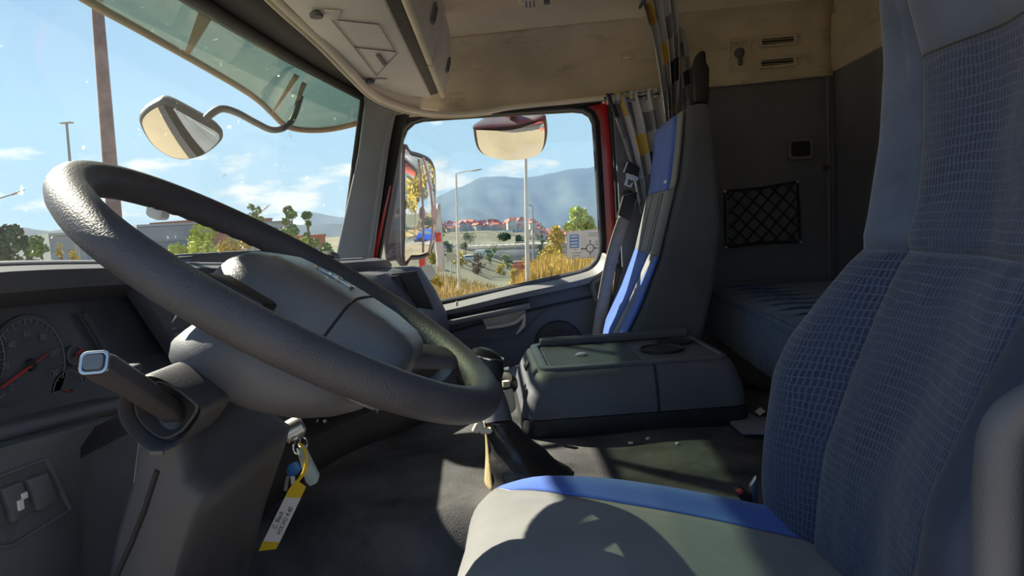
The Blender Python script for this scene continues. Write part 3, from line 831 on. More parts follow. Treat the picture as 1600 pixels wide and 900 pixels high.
# dark opening and centre lower dash
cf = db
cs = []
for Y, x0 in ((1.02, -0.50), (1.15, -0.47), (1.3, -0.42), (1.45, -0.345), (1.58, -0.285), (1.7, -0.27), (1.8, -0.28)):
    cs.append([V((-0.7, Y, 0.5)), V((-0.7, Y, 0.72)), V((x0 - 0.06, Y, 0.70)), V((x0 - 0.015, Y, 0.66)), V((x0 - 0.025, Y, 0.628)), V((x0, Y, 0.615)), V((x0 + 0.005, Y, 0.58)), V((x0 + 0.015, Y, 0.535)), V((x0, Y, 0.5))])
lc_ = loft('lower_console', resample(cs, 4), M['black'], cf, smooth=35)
for x, y in ((494, 657), (507, 658)):
    lathe('screw', [(0.004, 0), (0.004, 0.003), (0.001, 0.004)], M['steel'], lc_, at(x, y, 1.24), (0.7, -0.7, 0), 8)

# ================================================================ STEERING WHEEL
WC = V((-0.2756, 0.7214, 0.9369)); WA, WB = 0.5863, -0.0859
wu = V((math.cos(WA), 0, -math.sin(WA)))
wv = V((math.sin(WB) * math.sin(WA), math.cos(WB), math.sin(WB) * math.cos(WA)))
wn = wu.cross(wv).normalized()
def wp_(u, v, n): return WC + wu * u + wv * v + wn * n
sw_ = thing('steering_wheel', 'large black leather-grained steering wheel seen from the side', 'steering wheel', wp_(0, 0, -0.06))
R, r = 0.235, 0.0189
bm = bmesh.new(); seg = 18; nring = 180; rings = []
for i in range(nring):
    a = 2 * math.pi * i / nring
    cu, su = math.cos(a), math.sin(a)
    ring = []
    for k in range(seg):
        b = 2 * math.pi * k / seg
        rad = r
        # finger grips moulded under the inner side of the rim
        g_ = max(0.0, -math.sin(b)) * max(0.0, math.cos(b) * -1 + 0.4)
        if abs(math.sin(a)) > 0.25: rad -= 0.0030 * g_ * (0.5 + 0.5 * math.sin(a * 64))
        ring.append(bm.verts.new(wp_((R + rad * math.cos(b)) * cu, (R + rad * math.cos(b)) * su, rad * math.sin(b))))
    rings.append(ring)
for i in range(nring):
    A, B = rings[i], rings[(i + 1) % nring]
    for k in range(seg):
        bm.faces.new((A[k], A[(k + 1) % seg], B[(k + 1) % seg], B[k]))
fin('rim', bm, M['wheel'], sw_, 60)
# airbag pad: domed block, split by a seam line
def superloop(cu_, cv_, hu, hv, n, m=32, e=3.2):
    out = []
    for k in range(m):
        a = 2 * math.pi * k / m
        c_, s_ = math.cos(a), math.sin(a)
        out.append(wp_(cu_ + hu * math.copysign(abs(c_) ** (2 / e), c_), cv_ + hv * math.copysign(abs(s_) ** (2 / e), s_), n))
    return out
PSEC = [(-.088, -.055), (-.088, -.045), (-.083, -.034), (-.070, -.014), (-.054, .008), (-.043, .018), (-.032, .023), (-.015, .0248), (.015, .0248), (.048, .0240), (.068, .0215), (.080, .012), (.087, -.01), (.088, -.055)]
PU = [(-.078, .80, -.040), (-.074, .88, -.024), (-.060, .95, -.010), (-.035, 1.0, -.001), (.0, 1.0, .002), (.05, .99, .002), (.10, .95, .0), (.128, .88, -.004), (.142, .80, -.010), (.147, .72, -.018)]
def padsec(u):
    k = interp([(a_, b_) for a_, b_, c_ in PU], u); dn_ = interp([(a_, c_) for a_, b_, c_ in PU], u)
    return [(v * k, n if n < -.05 else n * (.6 + .4 * k) + dn_) for v, n in PSEC]
def interp(tab, z):
    if z <= tab[0][0]: return tab[0][1]
    for (a_, x0), (b_, x1) in zip(tab, tab[1:]):
        if z <= b_: return x0 + (x1 - x0) * (z - a_) / (b_ - a_)
    return tab[-1][1]
pad = loft('airbag_pad', [smooth_path([wp_(u, v, n) for v, n in padsec(u)], 3) for u in (-.078, -.074, -.067, -.060, -.048, -.035, -.015, .0, .025, .05, .075, .10, .115, .128, .136, .142, .147)], M['pad'], sw_, smooth=75)
# seam between emblem field and lower field
def padtop(u, v): return interp([(v_, n_) for v_, n_ in padsec(u)], v)
tube('pad_seam', [wp_(.062, v, padtop(.062, v) + .0004) for v in [k * .088 / 12 for k in range(-12, 13)]], 0.0016, M['rubber'], pad, 6)
# emblem: chrome framed badge with slanted bar
EU_, EV_ = 0.020, 0.024
em = wp_(EU_, EV_, padtop(EU_, EV_) + 0.001)
eu = (wp_(EU_ + .02, EV_, padtop(EU_ + .02, EV_)) - wp_(EU_ - .02, EV_, padtop(EU_ - .02, EV_))).normalized()
ev = (wp_(EU_, EV_ + .01, padtop(EU_, EV_ + .01)) - wp_(EU_, EV_ - .01, padtop(EU_, EV_ - .01))).normalized()
en = eu.cross(ev)
bm = bmesh.new()
add_frame(bm, rrect(em, ev, eu, .016, .050, .006), rrect(em, ev, eu, .011, .044, .004), en * .0018)
add_tube(bm, [em - eu * .016 - ev * .004, em + eu * .016 + ev * .004], .0014, 6)
add_frame(bm, [em + (eu * math.cos(a) + ev * math.sin(a)) * .0085 for a in [k * math.pi / 10 for k in range(20)]], [em + (eu * math.cos(a) + ev * math.sin(a)) * .0062 for a in [k * math.pi / 10 for k in range(20)]], en * .003)
fin('emblem', bm, M['chrome'], pad, 30)
# four spokes
def spoke(a, w0, w1, name='spoke'):
    d = V((math.cos(a), math.sin(a)))
    pd = V((-d.y, d.x))
    secs = []
    for s, w, n, th in ((0.05, w0, -.035, .036), (0.11, w0 * .95, -.032, .034), (0.155, w1 * .9, -.024, .028), (0.195, w1, -.010, .022), (0.232, w1 * 1.15, 0, .020)):
        L_ = []
        for k in range(12):
            b = 2 * math.pi * k / 12
            x = math.copysign(abs(math.cos(b)) ** .6, math.cos(b)) * w; y = math.copysign(abs(math.sin(b)) ** .6, math.sin(b)) * th / 2
            L_.append(wp_(d.x * s + pd.x * x, d.y * s + pd.y * x, n + y))
        secs.append(L_)
    return loft(name, secs, M['wheel'], sw_, sub=1, smooth=70)
for a, w0, w1 in ((-1.72, .045, .030), (1.72, .045, .030), (-0.62, .032, .026), (0.62, .032, .026)):
    o = spoke(a, w0, w1)
    if abs(a) > 1:
        c_ = V((math.cos(a), math.sin(a)))
        ctr = [c_.x * .12, c_.y * .12]
        prism('button_pod', [wp_(ctr[0] + du, ctr[1] + dv, -.012) for du, dv in ((-.028, -.016), (.03, -.014), (.034, .016), (-.024, .018))], wn * .010, M['black'], o, .004)

# ================================================================ STEERING COLUMN
sc_ = thing('steering_column', 'dark grey steering column shroud with stalk socket', 'steering column', at(280, 900, 0.72))
cw = [(-.030, .060, .070, .035), (-.040, .088, .092, .034), (-.055, .100, .104, .034), (-.072, .098, .108, .030), (-.088, .094, .104, .018), (-.103, .086, .098, .004), (-.116, .07, .085, -.010), (-.124, .045, .06, -.018)]
loft('cowl', [superloop(cu_, 0, hu, hv, n, 36, 2.7) for n, hu, hv, cu_ in cw], M['dash'], sc_, smooth=70)
# main shroud: profile in XZ swept across Y
sp0 = pix([(232, 640), (262, 612), (300, 622)], .615) + pix([(430, 645), (456, 664), (446, 700), (412, 790), (378, 890), (340, 990)], .80) + pix([(150, 990), (190, 830), (222, 720)], .615)
cen = sum(sp0, V()) / len(sp0)
ssec = []
for y, k in ((0.592, 0.70), (0.594, 0.80), (0.600, 0.89), (0.612, 0.96), (0.635, 1.0), (0.78, 1.0), (0.80, 0.97), (0.81, 0.90), (0.814, 0.8)):
    ssec.append([V((cen.x + (p.x - cen.x) * k, y, cen.z + (p.z - cen.z) * (k if p.z > cen.z else 1))) for p in sp0])
loft('shroud', ssec, M['shroud'], sc_, smooth=80)
tube('shroud_joint', [p + V((0, 0.0, 0)) for p in pix([(246, 735), (225, 800), (205, 850), (180, 905)], 0.592)], 0.0028, M['rubber'], sc_, 6)
box('joint_tab', at(245, 707, 0.592), (0.014, 0.004, 0.005), M['dash2'], sc_, 0.001)
tag(prism('cowl_sunlit_edge', pix([(275, 582), (298, 578), (345, 632), (338, 640)], 0.66), (0, 0.03, 0), M['cream'], sc_, 0.002), 'cream edge of the inner column bracket')  # cream strip stands in for sun along the cowl's left edge
# stalk socket: nested rounded rings facing the driver door
sk = pix([(200, 622), (212, 596), (240, 581), (262, 582), (292, 598), (322, 622), (330, 634), (322, 652), (298, 682), (270, 697), (245, 694), (218, 672), (202, 648)], 0.586)
skc = sum(sk, V()) / len(sk)
def ringat(k, dy): return smooth_path([skc + (p - skc) * k + V((0, dy, 0)) for p in sk], 4, True)
bm = bmesh.new()
sec = [ringat(1.0, 0.04), ringat(1.0, -0.012), ringat(0.97, -0.016), ringat(0.92, -0.013), ringat(0.88, 0.004), ringat(0.80, 0.006), ringat(0.76, -0.004), ringat(0.70, -0.005), ringat(0.62, 0.012)]
add_loft(bm, sec, True, False)
soc = fin('stalk_socket', bm, M['shroud'], sc_, 50)
prism('socket_well', ringat(0.64, 0.014), (0, .004, 0), M['rubber'], soc)  # black plate paints deep shade into the shallow socket
# stalk with push-button end
s0, s1, s2 = at(276, 648, 0.606), at(205, 600, 0.53), at(148, 567, 0.465)
d = (s2 - s0).normalized(); side = d.cross(V((0, 0, 1))).normalized(); upd = side.cross(d)
def stalk_loop(c, w, h, rr_): return rrect(c, side, upd, w, h, rr_, 3)
st = loft('stalk', [stalk_loop(s0, .021, .017, .004), stalk_loop(s0.lerp(s1, .6), .021, .017, .004), stalk_loop(s1, .021, .018, .004), stalk_loop(s1.lerp(s2, .8), .022, .019, .005), stalk_loop(s2, .019, .017, .005)], M['shroud'], sc_, smooth=40)
e0 = s2
frame('end_bezel', stalk_loop(e0 - d * .002, .0205, .0185, .005), stalk_loop(e0 - d * .002, .0150, .0130, .003), d * .004, M['steel'], st, .001)
loft('end_button', [stalk_loop(e0, .0145, .0125, .003), stalk_loop(e0 + d * .003, .0135, .0115, .003)], M['pad'], st)
box('slider', s1 + upd * 0.012 + d * 0.004, (0.012, 0.014, 0.007), M['dash2'], st, 0.002)
tube('stalk_highlight_edge', [s0 + upd * .0105 + side * .012, s1 + upd * .0095 + side * .011], .0008, M['steel'], st, 5)

# ================================================================ KEYS
YK = 0.83
k0 = at(462, 680, YK)
ks = thing('key_bunch', 'ignition keys with grey fob and yellow paper tag hanging from the column', 'keys', at(420, 862, YK))
lathe('ignition_barrel', [(0.014, -0.01), (0.014, 0.012), (0.010, 0.016), (0.001, 0.016)], M['steel'], ks, at(455, 672, YK), (0.5, 0.4, 0.2), 14)
def ringtube(name, c, ax, rad, th, m):
    q_ = V((0, 0, 1)).rotation_difference(V(ax).normalized())
    return tube(name, [V(c) + q_ @ V((rad * math.cos(2 * math.pi * k / 20), rad * 1.3 * math.sin(2 * math.pi * k / 20), 0)) for k in range(20)], th, m, ks, 6, True)
ringtube('key_ring', at(467, 690, YK), (1, 0.3, 0), 0.010, 0.0012, M['chrome'])
ringtube('key_ring', at(469, 696, YK), (0.8, -0.6, 0.1), 0.009, 0.0012, M['chrome'])
ff = pix([(462, 702), (474, 698), (497, 745), (494, 756), (483, 761), (476, 752)], YK - 0.004)
prism('fob', ff, (0, 0.009, 0), M['fob'], ks, 0.002)
prism('key_head', pix([(449, 728), (462, 722), (470, 734), (466, 742), (450, 746), (446, 738)], YK + 0.012), (0, 0.006, 0), M['bluekey'], ks, 0.002)
prism('key_blade', pix([(447, 745), (452, 744), (448, 768), (443, 766)], YK + 0.014), (0, 0.002, 0), M['steel'], ks)
prism('key_blade', pix([(454, 745), (460, 745), (460, 757), (455, 757)], YK + 0.010), (0, 0.002, 0), M['white'], ks)
tp = smooth_path(pix([(465, 752), (476, 735), (479, 712), (473, 698), (466, 692)], YK - 0.010), 6)
tube('tag_loop', tp, 0.0022, M['yellow'], ks, 6)
prism('tag_top', pix([(452, 763), (462, 750), (472, 757), (478, 761), (470, 778), (445, 777)], YK - 0.011), (0, 0.0016, 0), M['yellow'], ks)
prism('tag_bottom', pix([(411, 846), (437, 847), (431, 858), (404, 861)], YK - 0.011), (0, 0.0016, 0), M['yellow'], ks)
tg = prism('tag_paper', pix([(445, 777), (470, 778), (437, 847), (411, 846)], YK - 0.0108), (0, 0.0012, 0), M['paper'], ks)
xd = (at(455, 777, YK) - at(421, 846, YK)); yd = at(411, 812, YK) - at(437, 812, YK)
text('handwriting', 'C. Black', 0.0080, at(434.5, 812.5, YK - 0.0114), xd, yd, M['ink'], tg, 0.0001)
text('handwriting', 'VOLVO 4.40', 0.0080, at(445, 814.2, YK - 0.0114), xd, yd, M['ink'], tg, 0.0001)

# ================================================================ DRIVER SEAT
def interp(tab, z):
    if z <= tab[0][0]: return tab[0][1]
    for (a, x0), (b, x1) in zip(tab, tab[1:]):
        if z <= b: return x0 + (x1 - x0) * (z - a) / (b - a)
    return tab[-1][1]
SIL = [(.50, .305), (.594, .299), (.649, .303), (.717, .313), (.756, .319), (.807, .343), (.876, .390), (.928, .430), (.984, .440), (1.079, .455), (1.18, .461), (1.264, .455), (1.36, .448), (1.46, .46)]
SEA = [(.50, .332), (.599, .340), (.678, .352), (.763, .382), (.861, .421), (.925, .452), (.946, .456), (.997, .469), (1.068, .475), (1.165, .475), (1.239, .455), (1.36, .438), (1.46, .445)]
YC = 0.735
def hw(z): return .250 if z < .80 else (.250 - .035 * min(1, (z - .80) / .16))
def seat_row(z, off=0.0):
    xs, xe, h = interp(SIL, z) + off, interp(SEA, z) + off, hw(z)
    crease = 0.006 * math.exp(-((z - .932) / .006) ** 2)
    xs += crease; xe += crease
    dn = -.026 if z < .9 else -.012
    return [V((xs + .15, YC + h * .82, z)), V((xs + .10, YC + h * .97, z)), V((xs + .04, YC + h, z)), V((xs + .006, YC + h - .006, z)), V((xs, YC + h - .022, z)), V((xs + .008, YC + h - .055, z)), V((xe - .006, .885, z)), V((xe + .005, .870, z)),
            V((xe - .006, .855, z)), V((xe - .004, .80, z)), V((xe + .004, YC, z)), V((xe - .010, .67, z)), V((xe - .018, .615, z)),
            V((xe - .008, .600, z)), V((xe - .02, .585, z)), V((xs + .008 + dn, YC - h + .055, z)), V((xs + dn, YC - h + .022, z)), V((xs + .006 + dn, YC - h + .006, z)), V((xs + .04, YC - h, z)), V((xs + .10, YC - h * .97, z)), V((xs + .15, YC - h * .82, z))]
ds = thing('driver_seat', 'driver seat with navy woven backrest and grey and blue cushion', 'seat', (0.15, YC, 0.0))
def rows_between(z0, z1, n, a, b, sub=3):
    out = []
    for i in range(n + 1):
        z = z0 + (z1 - z0) * i / n
        out.append(smooth_path(seat_row(z)[a:b + 1], sub))
    return out
lowz = (.50, .930); upz = (.931, 1.46)
bk = loft('backrest_shell', [[p + V((.012, (YC - p.y) * .06, 0)) for p in seat_row(z)] for z in [.5 + .96 * k / 24 for k in range(25)]], M['sidefab'], ds, smooth=60)
grid('backrest_bolster', rows_between(*lowz, 26, 0, 7), M['navy'], ds, .004)
grid('backrest_bolster', rows_between(*lowz, 26, 13, 20), M['navyedge'], ds, .004)
cp_ = grid('backrest_panel', rows_between(*lowz, 26, 7, 13), M['navy'], ds, .004)
grid('headrest_side', rows_between(*upz, 26, 0, 7), M['navyplain'], ds, .004)
grid('headrest_side', rows_between(*upz, 26, 13, 20), M['navyplain'], ds, .004)
hp_ = grid('headrest_panel', rows_between(.931, 1.168, 14, 7, 13), M['navy'], ds, .004)
grid('headrest_top', rows_between(1.169, 1.46, 14, 7, 13), M['navyplain'], ds, .004)
for idx in (7, 13):
    tube('seam', [seat_row(z)[idx] + V((-.001, 0, 0)) for z in [.52 + .40 * k / 30 for k in range(31)]], .0016, M['black'], cp_, 5)
    tube('seam', [seat_row(z)[idx] + V((-.001, 0, 0)) for z in [.935 + .5 * k / 30 for k in range(31)]], .0016, M['black'], hp_, 5)
tube('seam', [p + V((-.001, 0, 0)) for p in smooth_path(seat_row(1.169)[7:14], 3)], .0018, M['black'], hp_, 5)
tube('cross_seam', [p + V((-.002, 0, 0)) for p in smooth_path(seat_row(.9315)[3:18], 3)], .0018, M['navyplain'], cp_, 5)
# cushion
CP = [(-.150, .40), (-.148, .50), (-.142, .545), (-.130, .580), (-.108, .605), (-.074, .620), (-.02, .628), (.06, .622), (.14, .608), (.22, .590), (.30, .570), (.42, .540)]
CP = [(p.x, p.z) for p in smooth_path([V((a, 0, b)) for a, b in CP], 3)]
def cz(y):
    e = abs(y - YC) / .252
    return interp([(0, -.012), (.3, -.014), (.55, -.020), (.66, -.023), (.74, -.018), (.82, -.012), (.90, -.012), (.96, -.019), (1.0, -.034)], e)
def ys_far(x): return .985 if x < -.12 else interp([(-.12, .985), (-.075, .935), (0.0, .912), (.1, .898), (.25, .890), (.42, .885)], x)
def cush(name, f0, f1, m, ncol=12):
    rows = []
    for x, z in CP:
        y0, y1 = f0(x), f1(x)
        rows.append([V((x, y0 + (y1 - y0) * k / ncol, z + cz(y0 + (y1 - y0) * k / ncol))) for k in range(ncol + 1)])
    return grid(name, rows, m, ds, .004)
cm = cush('cushion_centre', lambda x: .485 if x < -.1 else .54, ys_far, M['greyfab'], 18)
cush('cushion_side', ys_far, lambda x: .987, M['bluefab'], 8)
cush('cushion_side', lambda x: .483, lambda x: .485 if x < -.1 else .54, M['bluefab'], 6)
grid('cushion_skirt', [[V((x, .985 + .004, z + cz(.987))) for x, z in CP], [V((x, .992, z - .06)) for x, z in CP], [V((x, .985, min(z - .10, .46))) for x, z in CP]], M['bluefab'], ds, .004)
grid('cushion_skirt', [[V((x, .483, z + cz(.483))) for x, z in CP], [V((x, .478, z - .06)) for x, z in CP], [V((x, .483, min(z - .10, .46))) for x, z in CP]], M['greyfab'], ds, .004)
tube('seam', [V((x, ys_far(x), z + cz(ys_far(x)) + .001)) for x, z in CP[12:]], .0014, M['black'], cm, 5)
0 and tube('seam', [V((x + .03 * (1 - abs(k / 20)), YC + .245 * k / 20, .597 + cz(YC + .245 * k / 20))) for k in range(-20, 21) for x in (-.142,)], .0012, M['sidefab'], cm, 5)
box('seat_base', (.14, YC, .165), (.46, .42, .55), M['black'], ds, .03)
SK = .90
ds.location = CAM + (V(ds.location) - CAM) * SK
ds.scale = (SK, SK, SK)
# buckle and floor anchor
bk_ = thing('belt_buckle', 'black seat belt buckle with red release beside the driver cushion', 'buckle', at(1168, 785, .95))
prism('housing', pix([(1150, 770), (1160, 765), (1178, 780), (1176, 790), (1160, 786)], .945), (0, .02, 0), M['black'], bk_, .003)
prism('release', pix([(1152, 769), (1160, 766), (1163, 770), (1155, 774)], .942), (0, .01, 0), M['needle'], bk_, .001)
prism('anchor', pix([(1172, 760), (1183, 745), (1185, 790), (1174, 785)], .955), (0, .01, 0), M['steel'], bk_, .002)
# grab handle at the door edge
gh = thing('grab_handle', 'dark grey grab handle on the door pillar right of the driver seat', 'handle', at(1570, 960, .34))
YH = .345
gp = smooth_path([at(1560, 1000, YH), at(1562, 860, YH), at(1564, 740, YH), at(1574, 676, YH), at(1610, 640, YH - .005), at(1680, 610, YH - .02)], 6)
tube('bar', gp, .0115, M['dash'], gh, 16, flat=1.1)
tag(prism('pillar_trim', [at(1612, 560, .33), at(1700, 520, .33), at(1700, 1000, .33), at(1600, 1000, .33)], (0, -.02, 0), M['rearpanel'], gh, .004), 'dark pillar trim behind the handle')

# ================================================================ PASSENGER SEAT
ps = thing('passenger_seat', 'grey and blue covered passenger seat beside the curtain', 'seat', (.2, 1.95, 0))
NP = [(.366, 1.262), (.425, 1.268), (.436, 1.21), (.446, .96), (.425, .80), (.385, .645), (.36, .55), (.16, .55), (.185, .655), (.24, .76), (.29, .88), (.322, .999), (.345, 1.08), (.358, 1.17)]
bm = bmesh.new(); add_prism(bm, [V((a, 1.735, b)) for a, b in NP], (0, .46, 0)); bev(bm, .018, 3, 30)
fin('backrest', bm, M['sidefab'], ps, 50)
FP = [(.155, .55), (.182, .655), (.237, .76), (.287, .88), (.319, .999), (.342, 1.08), (.355, 1.17), (.364, 1.245)]
def fx(z): return interp([(b, a) for a, b in FP], z) - .003
def pface(name, y0, y1, z0, z1, m, n=10, bulge=.006):
    rows = []
    for i in range(n + 1):
        z = z0 + (z1 - z0) * i / n
        rr_ = []
        for k in range(7):
            s = k / 6
            y = y0(z) * (1 - s) + y1(z) * s
            rr_.append(V((fx(z) - bulge * math.sin(math.pi * min(1, max(0, (y - 1.735) / .46))) ** .6, y, z)))
        rows.append(rr_)
    return grid(name, rows, m, ps, .005)
K = lambda v: (lambda z: v)
pface('cover_grey', K(1.742), K(2.188), .885, 1.055, M['greyfab'])
pface('cover_blue_top', K(1.80), K(2.188), 1.057, 1.25, M['bluefab'])
pface('cover_grey_edge', K(1.742), K(1.798), 1.057, 1.25, M['greyfab'])
pface('cover_blue_edge', K(1.742), lambda z: 1.742 + .10 * min(1, (.885 - z) / .12 + .35), .60, .884, M['bluefab'])
pface('cover_grey_strip', lambda z: 1.744 + .10 * min(1, (.885 - z) / .12 + .35), lambda z: 1.93 - .06 * (z - .6) / .28, .60, .884, M['greyfab'])
pface('cover_blue_panel', lambda z: 1.932 - .06 * (z - .6) / .28, K(2.188), .60, .884, M['bluefab'])
for y in (1.86, 1.90, 2.04):
    tube('seam', [V((fx(z) - .009, y, z)) for z in [.89 + .16 * k / 8 for k in range(9)]], .0012, M['sidefab'], ps, 5)
tg_ = [V((fx(1.075) - .010, 1.83, 1.075)), V((fx(1.075) - .010, 1.865, 1.075)), V((fx(1.083) - .010, 1.865, 1.083)), V((fx(1.083) - .010, 1.83, 1.083))]
prism('logo_mark', tg_, (-.002, 0, 0), M['white'], ps)
box('cushion', (.05, 1.95, .46), (.42, .43, .14), M['greyfab'], ps, .04, seg=4)
box('seat_base', (.08, 1.95, .2), (.36, .36, .40), M['black'], ps, .02)
# black belt guide standing behind the passenger seat
bgp = pix([(1086, 160), (1082, 110), (1088, 92), (1091, 82), (1097, 78), (1103, 80), (1104, 96), (1109, 106), (1108, 160)], 2.02)
bg = thing('belt_guide', 'tall black seat belt guide rising behind the passenger headrest', 'belt guide', at(1097, 160, 2.05))
prism('body', bgp, (0, .05, 0), M['black'], bg, .010, 3)
prism('slot', pix([(1092, 88), (1098, 83), (1101, 90), (1095, 94)], 2.016), (0, .01, 0), M['rubber'], bg)
prism('post', pix([(1090, 158), (1106, 158), (1112, 260), (1096, 260)], 2.04), (0, .03, 0), M['black'], bg, .004)

# passenger seat belt
sb = thing('seat_belt', 'brown-grey passenger seat belt with metal tongue hanging on the door pillar', 'seat belt', at(925, 545, 2.25))
def ribbon(name, pts, Y0, Y1, w, m, parent, th=.0016):
    n = len(pts); rows = []
    P = [at(x, y, Y0 + (Y1 - Y0) * i / (n - 1)) for i, (x, y) in enumerate(pts)]
    P = smooth_path(P, 5); k = len(P)
    for i in range(k):
        d_ = (P[min(i + 1, k - 1)] - P[max(i - 1, 0)]).normalized()
        s_ = d_.cross(V((0, -1, 0))).normalized()
        ww = w if not callable(w) else w(i / (k - 1))
        rows.append([P[i] - s_ * ww / 2, P[i] - V((0, .001, 0)), P[i] + s_ * ww / 2])
    return grid(name, rows, m, parent, th)
ribbon('webbing', [(976, 338), (962, 380), (950, 430), (941, 480), (932, 540), (925, 600)], 2.245, 2.215, .040, M['belt'], sb)
ribbon('webbing_fold', [(988, 262), (982, 300), (970, 345)], 2.275, 2.25, .034, M['black'], sb)
ribbon('webbing_back', [(992, 310), (984, 330), (978, 350)], 2.26, 2.255, .02, M['belt'], sb)
prism('sleeve', pix([(974, 305), (996, 300), (985, 345), (966, 336)], 2.235), (0, .008, 0), M['black'], sb, .002)
prism('loop_guide', pix([(975, 258), (981, 250), (1000, 262), (998, 274), (972, 270)], 2.24), (0, .03, 0), M['black'], sb, .004)
tube('loop_bar', pix([(975, 270), (981, 253)], 2.235), .005, M['steel'], sb, 8)
tgo = pix([(978, 270), (998, 277), (997, 282), (990, 284), (986, 293), (975, 289), (978, 280)], 2.232)
cen_ = sum(tgo, V()) / len(tgo)
frame('tongue', tgo, [cen_ + (p - cen_) * .45 + V((-.003, 0, -.006)) for p in tgo], (0, .003, 0), M['chrome'], sb)

# ================================================================ CURTAINS
def curtain(name, top, bot, Y, folds, amp, label, parts=1, sway=0.0, rows_n=26):
    """pleated cloth between two pixel lines at depth Y"""
    rows = []
    NC = folds * 8
    for i in range(rows_n + 1):
        v = i / rows_n; rr_ = []
        for k in range(NC + 1):
            u = k / NC
            tx = top(u); bx = bot(u)
            mid = sway * math.sin(math.pi * v)
            p = at(tx[0] * (1 - v) + bx[0] * v + mid, tx[1] * (1 - v) + bx[1] * v, Y)
            ph = 2 * math.pi * folds * u
            p += V((0.25 * amp * math.cos(ph * 1.0 + v), -amp * (math.sin(ph + .6 * math.sin(3 * v)) + .35 * math.sin(2.3 * ph + v * 4)), 0))
            rr_.append(p)
        rows.append(rr_)
    return rows
cu1 = thing('bunk_curtain', 'tied grey check curtain with yellow squares hanging from the ceiling', 'curtain', at(1060, 195, 2.12))
L2 = lambda a, b: (lambda u: (a[0] + (b[0] - a[0]) * u, a[1] + (b[1] - a[1]) * u))
grid('cloth', curtain('c', L2((1004, 8), (1052, -20)), L2((1040, 196), (1058, 178)), 2.12, 4, .016, '', sway=4), M['curtain'], cu1, .002)
grid('cloth_back', curtain('c', L2((1050, 40), (1068, 45)), L2((1056, 185), (1086, 160)), 2.17, 3, .010, ''), M['curtain'], cu1, .002)
tube('curtain_rail', [atz(1000, -2, 1.66) + V((0, .25, 0)), atz(1010, -5, 1.668), atz(1060, -40, 1.668)], .006, M['dash2'], cu1, 8)
cu2 = thing('door_curtain', 'grey check curtain gathered behind the passenger door window', 'curtain', at(1000, 330, 2.27))
grid('cloth', curtain('c', L2((946, 152), (1030, 140)), L2((1000, 335), (1040, 300)), 2.255, 4, .012, '', sway=6), M['curtain'], cu2, .002)
tube('curtain_rail', pix([(944, 154), (990, 149), (1036, 143)], 2.28), .006, M['dash2'], cu2, 8)
bmh = bmesh.new()
for k in range(10): add_box(bmh, at(952 + k * 8.5, 152 - k * 1.2, 2.258), (.012, .006, .02))
grid('heading_tape', curtain('c', L2((946, 147), (1034, 136)), L2((948, 164), (1034, 152)), 2.252, 9, .006, '', rows_n=4), M['curtain'], cu2, .002)
bmh.free()

# ================================================================ BUNK
bn = thing('bunk', 'lower bunk with navy mattress along the rear wall', 'bunk', (.75, 1.3, .42))
def brow(x, z0, z1): return None
bm = bmesh.new(); add_box(bm, (.738, 1.29, .66), (.456, 1.86, .17)); bev(bm, .035, 4)
fin('mattress', bm, M['navybed'], bn, 50)
tube('piping', [V((.512, .42 + 1.76 * k / 20, .735 + .002 * math.sin(k * 2))) for k in range(21)], .005, M['navybed'], bn, 6)
bm = bmesh.new()
for k in range(9):
    y = 1.45 + k * .085
    add_tube(bm, smooth_path([V((.53, y, .742)), V((.60, y + .02, .749)), V((.68, y + .015, .746)), V((.76, y + .04, .743))], 4), [.002 + .006 * math.sin(math.pi * j / 12) for j in range(13)], 6, flat=.6)
fin('cover_creases', bm, M['navybed'], bn, 60)
box('bunk_base', (.752, 1.3, .50), (.44, 1.86, .16), M['dash2'], bn, .006)

# ================================================================ CENTRE BOX
cb_ = thing('storage_box', 'black centre storage box with ribbed tray and cup holders between the seats', 'console box', (.15, 1.5, .55))
BX0, BX1 = -.085, .385
def boxloop(x0, x1, y0, y1, z, r_=.03, zs=0.0): 
    L_ = rrect(((x0 + x1) / 2, (y0 + y1) / 2, z), (1, 0, 0), (0, 1, 0), x1 - x0, y1 - y0, r_, 4)
    return [V((p.x, p.y, p.z + zs * (p.x - .15))) for p in L_]
loft('skirt', [boxloop(-.075, .382, 1.345, 1.70, .545), boxloop(-.090, .388, 1.338, 1.70, .565), boxloop(-.088, .386, 1.342, 1.70, .59)], M['black'], cb_, smooth=40)
ZT = .684
loft('body', [boxloop(-.086, .386, 1.342, 1.70, .592, .035), boxloop(-.078, .382, 1.346, 1.69, .63, .035), boxloop(-.062, .372, 1.358, 1.68, .665, .035), boxloop(-.052, .364, 1.366, 1.67, ZT - .004, .032), boxloop(-.045, .358, 1.372, 1.665, ZT, .03)], M['dash'], cb_, smooth=50)
tube('panel_seam', [V((.193, 1.3415, .592)), V((.193, 1.3455, .63)), V((.193, 1.3575, .665)), V((.193, 1.3655, .68)), V((.193, 1.372, ZT))], .0028, M['rubber'], cb_, 6)
rimo, rimi = boxloop(-.044, .358, 1.374, 1.662, ZT - .001, .028), boxloop(-.026, .346, 1.392, 1.640, ZT - .001, .016)
frame('top_rim', rimo, rimi, (0, 0, .008), M['dash2'], cb_, .003)
bm = bmesh.new(); add_frame(bm, [p + V((0, 0, .004)) for p in boxloop(-.02, .354, 1.63, 1.66, ZT, .012)], [p + V((0, 0, .004)) for p in boxloop(-.014, .348, 1.638, 1.652, ZT, .006)], (0, 0, .016)); bev(bm, .002)
fin('back_rail', bm, M['dash'], cb_)
mt_ = prism('tray_mat', boxloop(-.022, .186, 1.396, 1.634, ZT - .001, .012), (0, 0, .002), M['dash2'], cb_)
bm = bmesh.new()
for k in range(52): add_box(bm, (-.018 + k * .0039, 1.515, ZT + .0022), (.0016, .23, .002))
